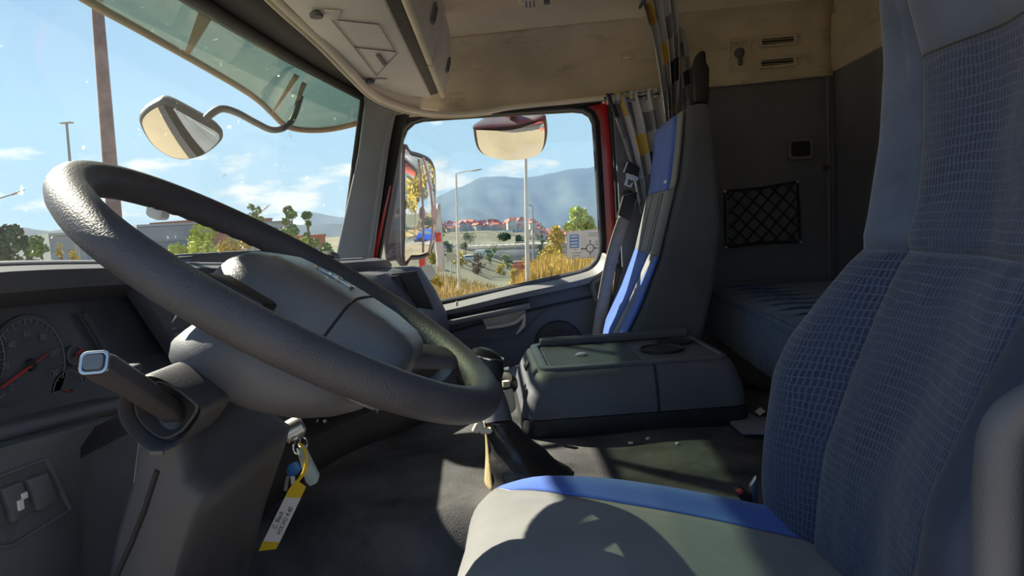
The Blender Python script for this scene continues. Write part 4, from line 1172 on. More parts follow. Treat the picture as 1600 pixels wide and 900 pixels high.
tag(fin('mat_ribs', bm, M['dash2'], mt_, 0), kind='stuff')
tr_ = prism('cup_tray', boxloop(.192, .342, 1.396, 1.634, ZT - .001, .012), (0, 0, .003), M['dash'], cb_)
for x, y, rr_ in ((.245, 1.50, .045), (.300, 1.575, .038)):
    lathe('cup_holder', [(rr_, 0), (rr_ * 1.08, .0), (rr_ * 1.08, .006), (rr_, .006), (rr_ * .97, .0035), (.001, .0035)], M['black'], tr_, (x, y, ZT + .002), (0, 0, 1), 24)
tag(lathe('tray_button', [(.014, 0), (.014, .003), (.010, .005), (.001, .005)], M['steel'], cb_, (.062, 1.50, ZT + .003), (0, 0, 1), 16), 'round metal button on the tray mat')
fr_ = pix([(814, 572), (820, 563), (824, 566), (817, 578)], 1.40)
prism('front_latch', [p + V((-.004, 0, 0)) for p in fr_], (0, .03, 0), M['black'], cb_, .002)
for x in (-.03, .33):
    for y in (1.38, 1.64): lathe('foot', [(.02, 0), (.018, .012)], M['black'], cb_, (x, y, .535), (0, 0, 1), 12)

cb_.rotation_euler.z = math.radians(6.0)
# ================================================================ GEAR LEVER
gv = thing('gear_lever', 'gear lever with black gaiter split open to its tan lining', 'gear lever', atz(800, 770, .548))
b_c = V((-.055, 1.135, .545))
secs = []
for k in range(13):
    s = k / 12
    c_ = b_c.lerp(at(778, 655, 1.13), s)
    w = .062 * (1 - s) ** 1.2 + .028
    L_ = []
    for j in range(28):
        a = 2 * math.pi * j / 28
        rad = w * (1 + .10 * math.sin(a * 5 + s * 3) * (1 - s * .6) + .05 * math.sin(s * 16 + a * 2))
        L_.append(c_ + V((rad * math.cos(a) * .82, rad * math.sin(a), 0)))
    secs.append(L_)
bt = loft('gaiter', secs, M['leather'], gv, smooth=70)
rows = []
for k in range(13):
    s = k / 12
    c_ = b_c.lerp(at(778, 655, 1.13), s); w = .064 * (1 - s) ** 1.2 + .030
    rows.append([c_ + V((w * math.cos(a) * .84, w * math.sin(a), 0)) for a in [math.radians(178 + 44 * j / 6 * (1 - .35 * s)) for j in range(7)]])
tag(grid('gaiter_sunlit_side', rows, M['tan'], gv, .002), 'tan lining showing where the gaiter has worn through')  # tan colour stands in for sun on the gaiter's left side
tube('cream_edge', smooth_path(pix([(742, 674), (747, 664), (750, 661), (752, 672), (764, 673), (769, 671)], 1.11), 4), .006, M['cream'], gv, 8)  # cream bead near the top of the gaiter
top = at(762, 590, 1.16)
tube('shaft', [at(778, 660, 1.13), at(775, 635, 1.14), top], [.026, .022, .018], M['dash2'], gv, 14)
loft('knob', [[top + V((0, 0, z)) + V((w * math.cos(a), .85 * w * math.sin(a), .3 * w * math.cos(a) * -1)) for a in [2 * math.pi * k / 20 for k in range(20)]] for z, w in ((-.01, .018), (.0, .024), (.02, .030), (.036, .030), (.046, .024), (.052, .012))], M['black'], gv, smooth=70)
tube('knob_ring', [top + V((0, 0, .040)) + V((.029 * math.cos(a), .025 * math.sin(a), -.3 * .029 * math.cos(a))) for a in [2 * math.pi * k / 24 for k in range(24)]], .0022, M['chrome'], gv, 6, True)
# small cream tray between lever and box
ct = thing('cream_holder', 'cream plastic bracket with black cap between gear lever and centre box', 'bracket', at(792, 650, 1.36))
prism('bracket', pix([(781, 612), (800, 608), (806, 640), (795, 650), (788, 646)], 1.36), (0, .03, 0), M['cream'], ct, .003)
prism('ledge', pix([(776, 580), (795, 577), (796, 583), (777, 588)], 1.42), (0, .03, 0), M['dash2'], ct, .003)
lathe('cap', [(.022, -.01), (.024, 0), (.018, .02), (.001, .022)], M['black'], ct, at(792, 600, 1.39), (-.2, -.6, .6), 18)
lathe('nut', [(.008, 0), (.008, .012), (.001, .013)], M['cream'], ct, at(791, 604, 1.35), (0, 0, 1), 8)
# floor plate and paper scrap near the bunk
fp = prism('floor_mat', [atz(x, y, .556) for x, y in ((1140, 663), (1152, 640), (1185, 655), (1230, 655), (1228, 680), (1160, 680))], (0, 0, .006), M['rearpanel'], None, .002)
tag(fp, 'thin dark floor mat beside the centre box near the bunk', 'mat')
tag(prism('paper_scrap', [atz(x, y, .566) for x, y in ((1180, 644), (1188, 637), (1196, 644), (1187, 650))], (0, 0, .002), M['white'], None), 'small white paper scrap on the floor by the bunk', 'paper')
lt = thing('loose_strap', 'crumpled black strap lying under the bunk edge', 'strap', atz(1165, 600, .555))
tube('strap', smooth_path([atz(x, y, .562 + .008 * (k % 2)) for k, (x, y) in enumerate(((1148, 592), (1156, 598), (1163, 592), (1172, 600), (1180, 598), (1190, 606)))], 4), .007, M['rubber'], lt, 6, flat=.4)
# litter crumbs
for k, (x, y) in enumerate(((985, 692), (1012, 685), (1058, 693))):
    tag(box('litter_crumb', atz(x, y, .554), (.010 - .002 * k, .006, .004), M['paper'], None, .001, Matrix.Rotation(k * .8, 3, 'Z')),
        ['largest pale litter crumb on the tunnel carpet, nearest the gear lever', 'middle pale litter crumb on the tunnel carpet before the box', 'smallest pale litter crumb on the carpet toward the driver backrest'][k], 'litter', 'litter crumbs on the carpet')

# ================================================================ OUTSIDE THE CAB: visor and mirrors
vz = thing('sun_visor', 'smoky translucent sun visor mounted outside above the windscreen', 'visor', (-.95, 1.4, 1.45))
XV = -.96
low = [V((-.90, .38, 1.60)), V((-.94, .75, 1.59)), V((-.955, 1.1, 1.555))] + [atx(x, y, XV) for x, y in ((135, 0), (215, 45), (300, 93), (375, 137), (405, 158))] + [at(424, 176, 2.28), at(446, 196, 2.33), at(475, 203, 2.37), at(515, 202, 2.40), at(560, 192, 2.42), at(610, 176, 2.46)]
low = smooth_path(low, 5)
n_ = len(low)
up_ = [V((-.80 + .10 * (i / n_) ** 3, low[i].y - .02, max(1.57, low[i].z + .06))) for i in range(n_)]
md = [a.lerp(b, .5) + V((-.035, 0, .02)) for a, b in zip(low, up_)]
grid('shade', [low, [a.lerp(b, .5) + V((-.02, 0, .0)) for a, b in zip(low, md)], md, [a.lerp(b, .5) + V((-.01, 0, .01)) for a, b in zip(md, up_)], up_], M['visor'], vz, .003)
tube('lower_lip', low, .010, M['lip'], vz, 8)
tube('upper_edge', [p + V((.01, 0, 0)) for p in up_], .02, M['black'], vz, 8)
def vbr(a, b, w):
    d_ = (b - a); s_ = V((0, 1, 0)) * w
    return prism('bracket', [a - s_ * .35, a + s_ * .35, b + s_, b - s_], V((.006, 0, .006)), M['lip'], vz, .002)
vbr(atx(291, 86, -.955), at(325, 15, 1.66) , .035)
vbr(at(426, 176, 2.2), at(462, 120, 2.0), .02)
vbr(at(452, 192, 2.27), at(474, 132, 2.12), .02)

def mirror_head(name, label, glasspx, Y, depth, back_scale, normal, conv=0.02, parent_extra=None, hous='dash2'):
    """rounded mirror housing whose glass faces along normal; outline given by pixels on the glass plane"""
    c = at(sum(p[0] for p in glasspx) / len(glasspx), sum(p[1] for p in glasspx) / len(glasspx), Y)
    n = V(normal).normalized()
    loop = []
    for x, y in glasspx:
        d_ = ray(x, y)
        loop.append(CAM + d_ * ((c - CAM).dot(n) / d_.dot(n)))
    loop = smooth_path(loop, 4, True)
    t_ = thing(name, label, 'mirror', c - V((0, 0, .1)))
    loft('housing', [[c + (p - c) * k - n * d_ for p in loop] for k, d_ in ((1.0, -.003), (1.04, .004), (1.03, .02), (.92, depth * .6), (back_scale, depth), (.1, depth * 1.02))], M[hous], t_, smooth=60)
    secs = []
    RM = max((p - c).length for p in loop)
    for k in (1.0, .96, .8, .6, .4, .2, .02):
        secs.append([c + (p - c) * (k * .955) + n * (.004 + (RM ** 2 - ((p - c) * k * .955).length_squared) / (2 * conv)) for p in loop])
    loft('mirror_glass', secs, M['mirror'], t_, smooth=80)
    return t_, c, n, loop
fm, fc, fn_, _ = mirror_head('front_mirror', 'front view mirror on a bent arm ahead of the windscreen', [(220, 192), (226, 176), (245, 163), (262, 161), (300, 180), (335, 200), (346, 212), (338, 226), (315, 242), (285, 248), (260, 241), (236, 222)], 1.75, .07, .5, (.25, -.66, -.70), .6)
arm = smooth_path([at(318, 190, 1.76), at(330, 178, 1.78), at(347, 170, 1.82), at(370, 176, 1.9), at(400, 192, 2.0), at(425, 203, 2.08), at(445, 199, 2.14), at(458, 185, 2.18), at(470, 150, 2.2)], 6)
tube('arm', arm, .010, M['dash2'], fm, 10)
km, kc, kn, _ = mirror_head('kerb_mirror', 'kerb mirror hanging above the passenger window outside', [(742, 205), (747, 200), (800, 196), (845, 186), (852, 192), (853, 212), (848, 232), (835, 242), (800, 247), (765, 244), (748, 232)], 2.62, .07, .8, (-.05, -.64, -.76), .6)
prism('mount_arm', [at(790, 184, 2.60), at(806, 184, 2.60), at(806, 150, 2.46), at(790, 150, 2.46)], (0, .03, .02), M['red'], km, .004)
prism('hood', pix([(744, 200), (760, 190), (800, 185), (845, 181), (852, 190), (800, 198), (748, 206)], 2.60), (0, .08, 0), M['dash2'], km, .006)
# main side mirror with its arm
sn = V((.815, -.565, -.02))
sm, smc, smn, sl_ = mirror_head('side_mirror', 'tall passenger side mirror reflecting trees and a blue car', [(629, 240), (640, 240), (660, 246), (671, 254), (676, 270), (677, 300), (676, 350), (674, 380), (668, 395), (655, 401), (640, 402), (629, 401)], 2.68, .10, .7, sn, 2.0, hous='dash')
tube('frame_rim', [smc + (p - smc) * 1.02 + smn * .004 for p in sl_], .007, M['dash2'], sm, 8, True)
prism('arm_cover', pix([(604, 300), (616, 232), (630, 226), (632, 405), (602, 410), (598, 380)], 2.62), (0, .06, 0), M['dash2'], sm, .012, 3)
tube('wide_angle_divider', smooth_path([smc + smn * .022 + (at(x, y, 2.68) - smc) for x, y in ((655, 247), (664, 280), (670, 330), (669, 370), (664, 396))], 5), .005, M['white'], sm, 6)
stc = smc + smn * .026 + (at(671, 333, 2.68) - smc)
sd = smn.cross(V((0, 0, 1))).normalized()
prism('oval_sticker', [stc + sd * (.018 * math.cos(a)) + V((0, 0, .028 * math.sin(a))) for a in [2 * math.pi * k / 16 for k in range(16)]], smn * .002, M['white'], sm)
# small grey sensor behind the wheel
o = thing('sensor_box', 'small grey sensor box on the windscreen seen through the wheel', 'sensor', at(242, 345, 1.25))
prism('casing', pix([(228, 322), (254, 326), (252, 342), (246, 345), (232, 340), (226, 335)], 1.26), (0, .03, 0), M['locker'], o, .004)
prism('mount', pix([(236, 322), (246, 324), (250, 300), (240, 298)], 1.275), (0, .01, 0), M['dash2'], o, .002)

# ================================================================ LANDSCAPE
def out(x, y, dist):
    """point seen at pixel x,y at horizontal distance dist"""
    d_ = ray(x, y)
    return CAM + d_ * (dist / math.hypot(d_.x, d_.y))
M['sand'] = mat('sandy_ground', (0.300, 0.240, 0.156), .95, .3, .35, 0, 30, detail=8)
M['drygrass'] = mat('dry_grass', (0.476, 0.344, 0.131), .9, .35, .8, detail=6)
M['drygrass2'] = mat('golden_grass', (0.541, 0.377, 0.082), .9, .35, .8, detail=6)
M['leafyel'] = mat('yellow_green_leaf', (0.40, 0.46, 0.06), .7, .35, 1.2)
M['leafgrn'] = mat('green_leaf', (0.14, 0.24, 0.06), .7, .4, 1.2)
M['leafdark'] = mat('dark_green_leaf', (0.06, 0.12, 0.06), .7, .4, 1.2)
M['leafwarm'] = mat('autumn_leaf', (0.48, 0.36, 0.05), .7, .4, 1.2)
M['bark'] = mat('bark', (0.16, 0.12, 0.09), .9, .3, 5)
M['forest'] = mat('forest_slope', (0.035, 0.060, 0.070), .95, .35, .004, detail=8)
M['conc'] = mat('concrete', (0.384, 0.360, 0.320), .9, .15, .5)
M['concd'] = mat('grey_concrete', (0.30, 0.31, 0.33), .9, .15, .5)
M['galv'] = mat('galvanised_steel', (0.55, 0.55, 0.54), .5, .1, 3)
M['rustpole'] = mat('weathered_pole', (0.20, 0.14, 0.15), .8, .3, 3)
M['clad'] = mat('grey_cladding', (0.224, 0.256, 0.288), .7, .08, .3)
M['clad2'] = mat('pale_cladding', (0.360, 0.376, 0.384), .7, .08, .3)
M['winglass'] = mat('window_glass', (0.12, 0.18, 0.26), .15, .1, .5)
M['rooftile'] = mat('red_roof', (0.42, 0.13, 0.08), .85, .2, .6)
M['redwall'] = mat('red_block_wall', (0.42, 0.17, 0.12), .9, .3, 1.5)
M['signwhite'] = mat('sign_white', (0.629, 0.578, 0.595), .6, .04, 2)
M['signblue'] = mat('sign_blue', (0.04, 0.17, 0.52), .6, .04, 2)
M['signblack'] = mat('sign_black', (0.05, 0.05, 0.07), .6, .04, 2)
M['carblue'] = mat('blue_car_paint', (0.02, 0.07, 0.42), .25, .05, 2, coat=.5)
M['carwhite'] = mat('white_car_paint', (0.75, 0.75, 0.74), .3, .05, 2, coat=.4)
M['cargrey'] = mat('silver_car_paint', (0.42, 0.45, 0.48), .3, .05, 2, coat=.4)
M['flagred'] = mat('red_cloth', (0.65, 0.06, 0.05), .8, .1, 2)
M['asphalt'] = mat('asphalt', (0.22, 0.21, 0.20), .9, .2, 1, detail=6)

def gz(x, y):
    """terrain height: level yard, bank falling to a valley, rising behind the truck"""
    d_ = math.hypot(x, y)
    base = interp([(0, -1.6), (16, -1.7), (22, -2.4), (30, -3.3), (46, -5.0), (60, -6.2), (145, -12.5), (400, -24), (1500, -48), (4000, -60), (9000, -60)], d_)
    if x > 10: base += min(1, (x - 10) / 25) * min(1, max(0, (90 - d_) / 60)) * interp([(0, 0), (25, .4), (60, 6.5), (90, 11)], d_) * 1.0
    if y > 10:
        base += min(1, max(0, (x / y + .08) / .07)) * interp([(18, 0), (30, 1.6), (48, 2.7), (65, 2.2), (95, 0)], d_)
    if x < -5 : 
        k = min(1, (-x - 5) / 20)
        base = base * (1 - k) + k * interp([(0, -1.5), (120, -2.4), (600, -8), (4000, -60), (9000, -60)], d_)
    return base + UPW.x * -0 + x * -.02 * min(1, d_ / 30)
def terrain(name, rs, m):
    rows = []
    for r_ in rs:
        row = []
        for k in range(73):
            a = math.radians(k * 5 - 180)
            x, y = r_ * math.cos(a), r_ * math.sin(a)
            row.append(V((x, y, gz(x, y) + (0.25 * math.sin(x * .31 + y * .17) * math.sin(y * .23) if r_ > 30 else 0))))
        rows.append(row)
    return grid(name, rows, m, None, 0)
M['field'] = mat('valley_fields', (0.135, 0.13, 0.075), .95, .45, .02, detail=8)
M['bank'] = mat('dry_bank_soil', (0.336, 0.248, 0.120), .95, .35, .5, detail=8)
tag(terrain('ground', [1, 4, 8, 12, 16, 18], M['sand']), 'sandy yard around the truck', 'ground', kind='structure')
tag(terrain('bank', [18, 20, 24, 28, 32, 38, 46, 56, 70], M['bank']), 'dry earth bank falling away from the yard', 'ground', kind='structure')
tag(terrain('valley', [70, 90, 115, 145, 190, 260, 400, 650, 1000, 1500, 2300, 4000, 6500], M['field']), 'broad valley floor between the bank and the mountains', 'ground', kind='structure')

def ground_at(px, dist):
    d_ = ray(px, 380); k = dist / math.hypot(d_.x, d_.y); p = CAM + d_ * k
    return V((p.x, p.y, gz(p.x, p.y)))
# far mountains: ridge lines with real depth
def mountain(name, prof, dist, depth, label, seed, m):
    rnd = random.Random(seed); rows = []
    crest = []
    xs = [prof[0][0] + (prof[-1][0] - prof[0][0]) * k / 70 for k in range(71)]
    for x in xs:
        y = interp(prof, x)
        crest.append(out(x, y + rnd.uniform(-.8, .8), dist))
    NR = 30
    ph = [rnd.uniform(0, 6.28) for _ in range(8)]
    for j in range(NR + 1):
        s = j / NR
        row = []
        for i, c_ in enumerate(crest):
            hd_ = V((c_.x, c_.y, 0)).normalized()
            base = V((c_.x, c_.y, -70)) - hd_ * depth
            p = base.lerp(c_, s ** 1.15)
            amp = depth * .028 * math.sin(math.pi * s)
            p += hd_ * amp * (math.sin(i * .55 + ph[0] + s * 2) + .6 * math.sin(i * 1.3 + ph[1] - s * 3) + .4 * math.sin(i * 2.4 + ph[2]))
            p.z += amp * .25 * (math.sin(i * .8 + s * 5 + ph[3]) + .7 * math.sin(i * 1.9 + s * 9 + ph[4]))
            row.append(p)
        rows.append(row)
    for b_ in (1, 2):
        row = []
        for c_ in crest:
            hd_ = V((c_.x, c_.y, 0)).normalized()
            row.append(V((c_.x, c_.y, c_.z + 70 if b_ == 9 else (c_.z * .5 if b_ == 1 else -70))) + hd_ * depth * .4 * b_)
        rows.append(row)
    o_ = grid(name, rows, m, None, 0)
    return tag(o_, label, 'mountain')
mountain('mountain', [(480, 330), (560, 345), (640, 330), (680, 309), (705, 297), (728, 289), (745, 279), (760, 276), (790, 275), (815, 278), (840, 275), (862, 270), (880, 266), (898, 264), (920, 262), (945, 255), (1000, 250), (1100, 262), (1250, 300)], 5200, 1900, 'broad blue mountain range beyond the town', 3, M['forest'])
mountain('hill', [(650, 372), (670, 356), (680, 350), (688, 346), (696, 352), (706, 362), (718, 374), (740, 384)], 2600, 300, 'dark pointed hill beside the side mirror', 5, M['forest'])
mountain('hill', [(735, 366), (755, 362), (775, 360), (790, 353), (800, 354), (815, 364), (830, 372)], 2300, 250, 'small rounded hill behind the town roofs', 6, M['forest'])
mountain('hill', [(-250, 350), (-100, 356), (0, 358), (35, 355), (60, 359), (75, 361), (110, 357), (160, 362), (250, 362), (330, 358), (400, 352), (430, 349), (470, 351), (520, 350), (600, 352)], 2900, 500, 'low blue hills along the horizon ahead of the truck', 8, M['forest'])

# town: houses a few pixels each
tb = bmesh.new(); rt = bmesh.new(); rnd = random.Random(11)
for k in range(1100):
    x = rnd.uniform(655, 960); dist = 1050 * (2.1 ** rnd.random())
    p = ground_at(x, dist)
    w, h_ = rnd.uniform(8, 15), rnd.uniform(6, 15)
    p.z += h_ / 2
    rm = Matrix.Rotation(rnd.uniform(0, 3), 3, 'Z')
    add_box(tb, p, (w, w * .8, h_), rm)
    q4, _ = box_pts(p + V((0, 0, h_ / 2)), (w * 1.1, w * .9, .01), rm)
    rg = [(q4[0] + q4[3]) / 2 + V((0, 0, h_ * .35)), (q4[1] + q4[2]) / 2 + V((0, 0, h_ * .35))]
    vv = [rt.verts.new(a) for a in q4 + rg]
    for f in ((0, 1, 5, 4), (2, 3, 4, 5), (0, 4, 3), (1, 2, 5)): rt.faces.new([vv[i] for i in f])
tw = thing('town', 'distant town of pale houses with red roofs below the mountains', 'town', out(800, 390, 1100), kind='stuff')
tag(fin('house_walls', tb, mat('render_walls', (0.496, 0.448, 0.400), .9, .25, .01), tw, 0), kind='stuff')
tag(fin('house_roofs', rt, M['rooftile'], tw, 0), kind='stuff')

# trees
def leafmesh(name, clumps, n, size, m, parent, seed):
    rg = np.random.default_rng(seed)
    vs = np.zeros((n * 4, 3)); w = np.array([c[1] ** 2 for c in clumps]); w /= w.sum()
    idx = rg.choice(len(clumps), n, p=w)
    dirs = rg.normal(size=(n, 3)); dirs /= np.linalg.norm(dirs, axis=1)[:, None]
    rad = rg.uniform(.45, 1.0, n) ** .5
    cc = np.array([list(c[0]) for c in clumps])[idx] + dirs * (np.array([c[1] for c in clumps])[idx] * rad)[:, None]
    a = rg.normal(size=(n, 3)); a /= np.linalg.norm(a, axis=1)[:, None]
    b = np.cross(a, rg.normal(size=(n, 3))); b /= np.linalg.norm(b, axis=1)[:, None]
    s = size * rg.uniform(.6, 1.4, n)[:, None]
    vs[0::4] = cc - a * s; vs[1::4] = cc + b * s * .55; vs[2::4] = cc + a * s; vs[3::4] = cc - b * s * .55
    me = bpy.data.meshes.new(name)
    me.from_pydata(vs.tolist(), [], [(4 * i, 4 * i + 1, 4 * i + 2, 4 * i + 3) for i in range(n)])
    return tag(link(name, me, m, parent), kind='stuff')
def tree(name, base, h_, rad, m, label, seed, n=1100, leaf=None, shape='round', cat='tree', group=None, sparse=1.0):
    rnd = random.Random(seed); base = V(base)
    t_ = thing(name, label, cat, base, group)
    cl_ = []
    k = 12
    for i in range(k):
        if shape == 'round':
            z = h_ * rnd.uniform(.38, .92); rr_ = rad * (1 - abs(z / h_ - .6) * 1.1)
            a = rnd.uniform(0, 6.28); d_ = rr_ * rnd.uniform(.2, .75)
            cl_.append((base + V((d_ * math.cos(a), d_ * math.sin(a), z)), rad * rnd.uniform(.28, .45) * sparse))
        elif shape == 'cone':
            s = i / k; z = h_ * (.15 + .82 * s); a = rnd.uniform(0, 6.28); d_ = rad * (1 - s) * .5
            cl_.append((base + V((d_ * math.cos(a), d_ * math.sin(a), z)), rad * (1.05 - s) * .6))
        else:
            z = h_ * rnd.uniform(.2, .8); a = rnd.uniform(0, 6.28); d_ = rad * rnd.uniform(.1, .8)
            cl_.append((base + V((d_ * math.cos(a), d_ * math.sin(a), z)), min(rad, h_) * rnd.uniform(.25, .4) * sparse))
    bm_ = bmesh.new()
    add_tube(bm_, [base - V((0, 0, .3)), base + V((.02 * h_, 0, h_ * .35)), base + V((0, .02 * h_, h_ * .75))], [h_ * .022, h_ * .016, h_ * .006], 7)
    for c_, r_ in cl_[:8]:
        s_ = base + V((0, 0, min(h_ * .6, max(h_ * .15, c_.z - base.z - rad * .6))))
        add_tube(bm_, [s_, s_.lerp(c_, .6) + V((0, 0, .02 * h_)), c_], [h_ * .010, h_ * .006, h_ * .003], 5)
    fin('trunk', bm_, M['bark'], t_, 60)
    leafmesh('foliage', cl_, n, leaf or rad * .09, m, t_, seed)
    return t_
def tree_px(name, px, ytop, wpx, dist, m, label, seed, **kw):
    b_ = ground_at(px, dist); top_ = out(px, ytop, dist)
    return tree(name, b_, max(.6, top_.z - b_.z), wpx * dist / FPX / 2, m, label, seed, **kw)
# through the passenger window
tree_px('tree', 905, 318, 62, 46, M['leafyel'], 'bright yellow-green tree behind the road sign', 21, n=2200, leaf=.14)
tree_px('tree', 868, 352, 34, 70, M['leafwarm'], 'pale autumn tree between the conifers and the sign', 22, n=900, leaf=.2)
tree_px('conifer', 846, 338, 22, 110, M['leafdark'], 'dark pair of conifers left of the yellow trees', 23, n=900, leaf=.22, shape='cone')
tree_px('tree', 788, 366, 26, 300, M['leafdark'], 'round dark tree above the viaduct between the lamp posts', 24, n=500, leaf=.6)
tree_px('tree', 812, 367, 18, 300, M['leafdark'], 'small dark tree above the viaduct next to the tall steel post', 25, n=400, leaf=.6)
tree_px('shrub', 681, 384, 34, 200, M['leafyel'], 'yellow-green shrub above the viaduct by the side mirror', 26, n=500, leaf=.4, shape='bush', cat='shrub')
tree_px('shrub', 742, 412, 26, 100, M['bark'], 'bare brown shrub in front of the viaduct', 27, n=600, leaf=.12, shape='bush', cat='shrub')
tree_px('shrub', 800, 414, 24, 75, M['leafwarm'], 'golden bush left of the red wall', 28, n=600, leaf=.14, shape='bush', cat='shrub')
tree_px('shrub', 864, 386, 60, 52, M['leafwarm'], 'large golden bush on the bank beside the sign posts', 29, n=1800, leaf=.12, shape='bush', cat='shrub')
tree_px('shrub', 838, 402, 40, 44, M['drygrass2'], 'low golden bush behind the tall steel post', 30, n=1100, leaf=.10, shape='bush', cat='shrub')
tree_px('shrub', 915, 424, 26, 34, M['leafyel'], 'small green bush under the road sign', 31, n=500, leaf=.09, shape='bush', cat='shrub')
tree_px('shrub', 678, 430, 24, 60, M['leafwarm'], 'brown-yellow bush below the side mirror', 32, n=500, leaf=.12, shape='bush', cat='shrub')
# through the windscreen
tree_px('tree', 12, 346, 44, 60, M['leafdark'], 'tall dark green tree at the left edge of the windscreen', 41, n=1800, leaf=.16)
tree_px('tree', 38, 366, 30, 55, M['leafdark'], 'lower dark green tree right of the tall one at the left edge', 42, n=1000, leaf=.15)
tree_px('tree', 62, 363, 34, 48, M['leafgrn'], 'light green tree before the grey hall', 43, n=1100, leaf=.12)
tree_px('tree', 20, 384, 50, 40, M['leafgrn'], 'green bushy tree low at the left edge behind the dash', 44, n=900, leaf=.10, shape='bush')
tree_px('sapling', 92, 365, 10, 30, M['leafwarm'], 'thin yellow sapling before the grey hall', 45, n=130, leaf=.07)
tree_px('sapling', 111, 383, 16, 30, M['leafwarm'], 'short yellow sapling before the grey hall next to the wheel rim', 46, n=200, leaf=.07)
tree_px('tree', 305, 354, 84, 34, M['leafyel'], 'yellow-green tree seen inside the wheel before the grey building', 47, n=2600, leaf=.11)
tree_px('tree', 352, 362, 90, 36, M['leafwarm'], 'orange-tinged bushy tree inside the wheel rim', 48, n=2400, leaf=.11, shape='bush')
tree_px('tree', 405, 306, 34, 60, M['leafgrn'], 'slender green treetop above the wheel rim', 49, n=700, leaf=.15, sparse=.8)
tree_px('tree', 455, 314, 36, 36, M['leafgrn'], 'airy young green tree above the wheel left of the pillar', 50, n=1000, leaf=.10, sparse=.85)
tree_px('tree', 484, 322, 34, 38, M['leafgrn'], 'airy young tree nearest the pillar with pale leaves', 51, n=900, leaf=.10, sparse=.85)
tree_px('shrub', 462, 346, 40, 30, M['leafyel'], 'bright yellow shrub above the wheel rim', 52, n=1400, leaf=.08, shape='bush', cat='shrub')
tree_px('shrub', 500, 360, 60, 32, M['leafgrn'], 'green shrub beside the windscreen pillar base', 53, n=1800, leaf=.09, shape='bush', cat='shrub')

tree_px('shrub', 128, 388, 44, 26, M['leafyel'], 'low yellow-green shrub before the hall at the wheel rim', 54, n=900, leaf=.07, shape='bush', cat='shrub')
tree_px('shrub', 66, 388, 40, 28, M['leafyel'], 'low yellow-green shrub left of the grey hall', 55, n=900, leaf=.07, shape='bush', cat='shrub')
tree_px('shrub', 395, 384, 60, 30, M['leafgrn'], 'green shrub inside the wheel rim above the dash pod', 56, n=1200, leaf=.08, shape='bush', cat='shrub')
# dry grass on the bank outside the passenger window
def grass(name, x0, x1, d0, d1, n, h_, m, label, seed):
    rg = random.Random(seed); vs = []; fs = []
    for k in range(n):
        d_ = d0 + (d1 - d0) * rg.random() ** 1.4
        px = rg.uniform(x0, x1)
        b_ = ground_at(px, d_); a = rg.uniform(0, 3.14); hh = h_ * rg.uniform(.5, 1.4)
        w = V((math.cos(a), math.sin(a), 0)) * .035 * rg.uniform(.6, 1.6)
        ln = V((rg.gauss(0, .16), rg.gauss(0, .16), 1)) * hh
        i = len(vs)
        vs += [b_ - w, b_ + w, b_ + ln * .6 + w * .7, b_ + ln]
        fs.append((i, i + 1, i + 2, i + 3))
    me = bpy.data.meshes.new(name); me.from_pydata([tuple(v) for v in vs], [], fs)
    return tag(link(name, me, m, None), label, 'grass', kind='stuff')
grass('dry_grass', 640, 960, 18, 80, 22000, .6, M['drygrass'], 'dry tan grass covering the bank outside the passenger window', 61)
grass('golden_weeds', 806, 960, 26, 58, 9000, .8, M['drygrass2'], 'taller golden weeds on the bank around the sign posts', 62)

# viaduct
LATER = []
va = thing('viaduct', 'low concrete viaduct crossing behind the grass', 'bridge', out(800, 430, 170))
def vdeck(xa, ya, xb, yb, da, db_, th, w, name, m):
    A, B = out(xa, ya, da), out(xb, yb, db_); d_ = (B - A); s_ = V((-d_.y, d_.x, 0)).normalized() * w
    return prism(name, [A, B, B + s_, A + s_], (0, 0, th), m, va, .05)
vdeck(640, 410, 960, 404, 190, 150, 2.6, 7, 'deck_beam', M['concd'])
for k, (px_, d_, w_, h_, mm) in enumerate(((672, 95, 26, 2.6, 'leafwarm'), (684, 150, 22, 4, 'leafgrn'), (700, 120, 20, 3.4, 'leafdark'), (716, 105, 24, 2.8, 'leafwarm'), (727, 150, 22, 5, 'leafdark'), (745, 110, 22, 3.6, 'bark'), (764, 145, 24, 4.4, 'leafgrn'), (778, 115, 20, 3.0, 'leafwarm'), (790, 140, 24, 5, 'leafgrn'), (806, 100, 22, 3.2, 'leafwarm'), (735, 175, 30, 5, 'leafdark'), (690, 180, 30, 5, 'leafdark'), (775, 170, 30, 5, 'leafdark'))):
    LATER.append((px_, d_, w_, h_, mm, 300 + k))
vdeck(640, 396, 960, 385, 190, 150, 1.3, 7, 'parapet', M['conc'])
A, B = out(640, 391, 190), out(960, 380, 150)
bm = bmesh.new()
for z in (0.5, 1.1): add_tube(bm, [A + V((0, 0, z)), B + V((0, 0, z))], .06, 5)
fin('rail', bm, M['galv'], va, 0)
for k in range(34):
    p = A.lerp(B, k / 33); tube('rail_post', [p - V((0, 0, .8)), p + V((0, 0, 1.1))], .07, M['galv'], va, 5)
for x in (690, 720, 755, 795, 840, 880):
    p = out(x, 406, 190 - 40 * (x - 640) / 320)
    lathe('pier', [(.9, -9), (.9, 0)], M['conc'], va, p + V((0, 2, 0)), (0, 0, 1), 10)
LBL = ['golden bush under the side mirror, leftmost of the scrub', 'green bush behind the silver car before the viaduct', 'dark bush between the banner flag and the street lamp', 'golden bush at the foot of the grey street lamp',
       'dark bush just behind the white car', 'low brown bush left of the white van', 'green bush right of the white van', 'golden bush midway between street lamp and bright steel post', 'green bush left of the red block wall',
       'golden bush in front of the red block wall', 'far dark bush under the viaduct left of the van', 'far dark bush under the viaduct behind the banner flag', 'far dark bush under the viaduct right of the van']
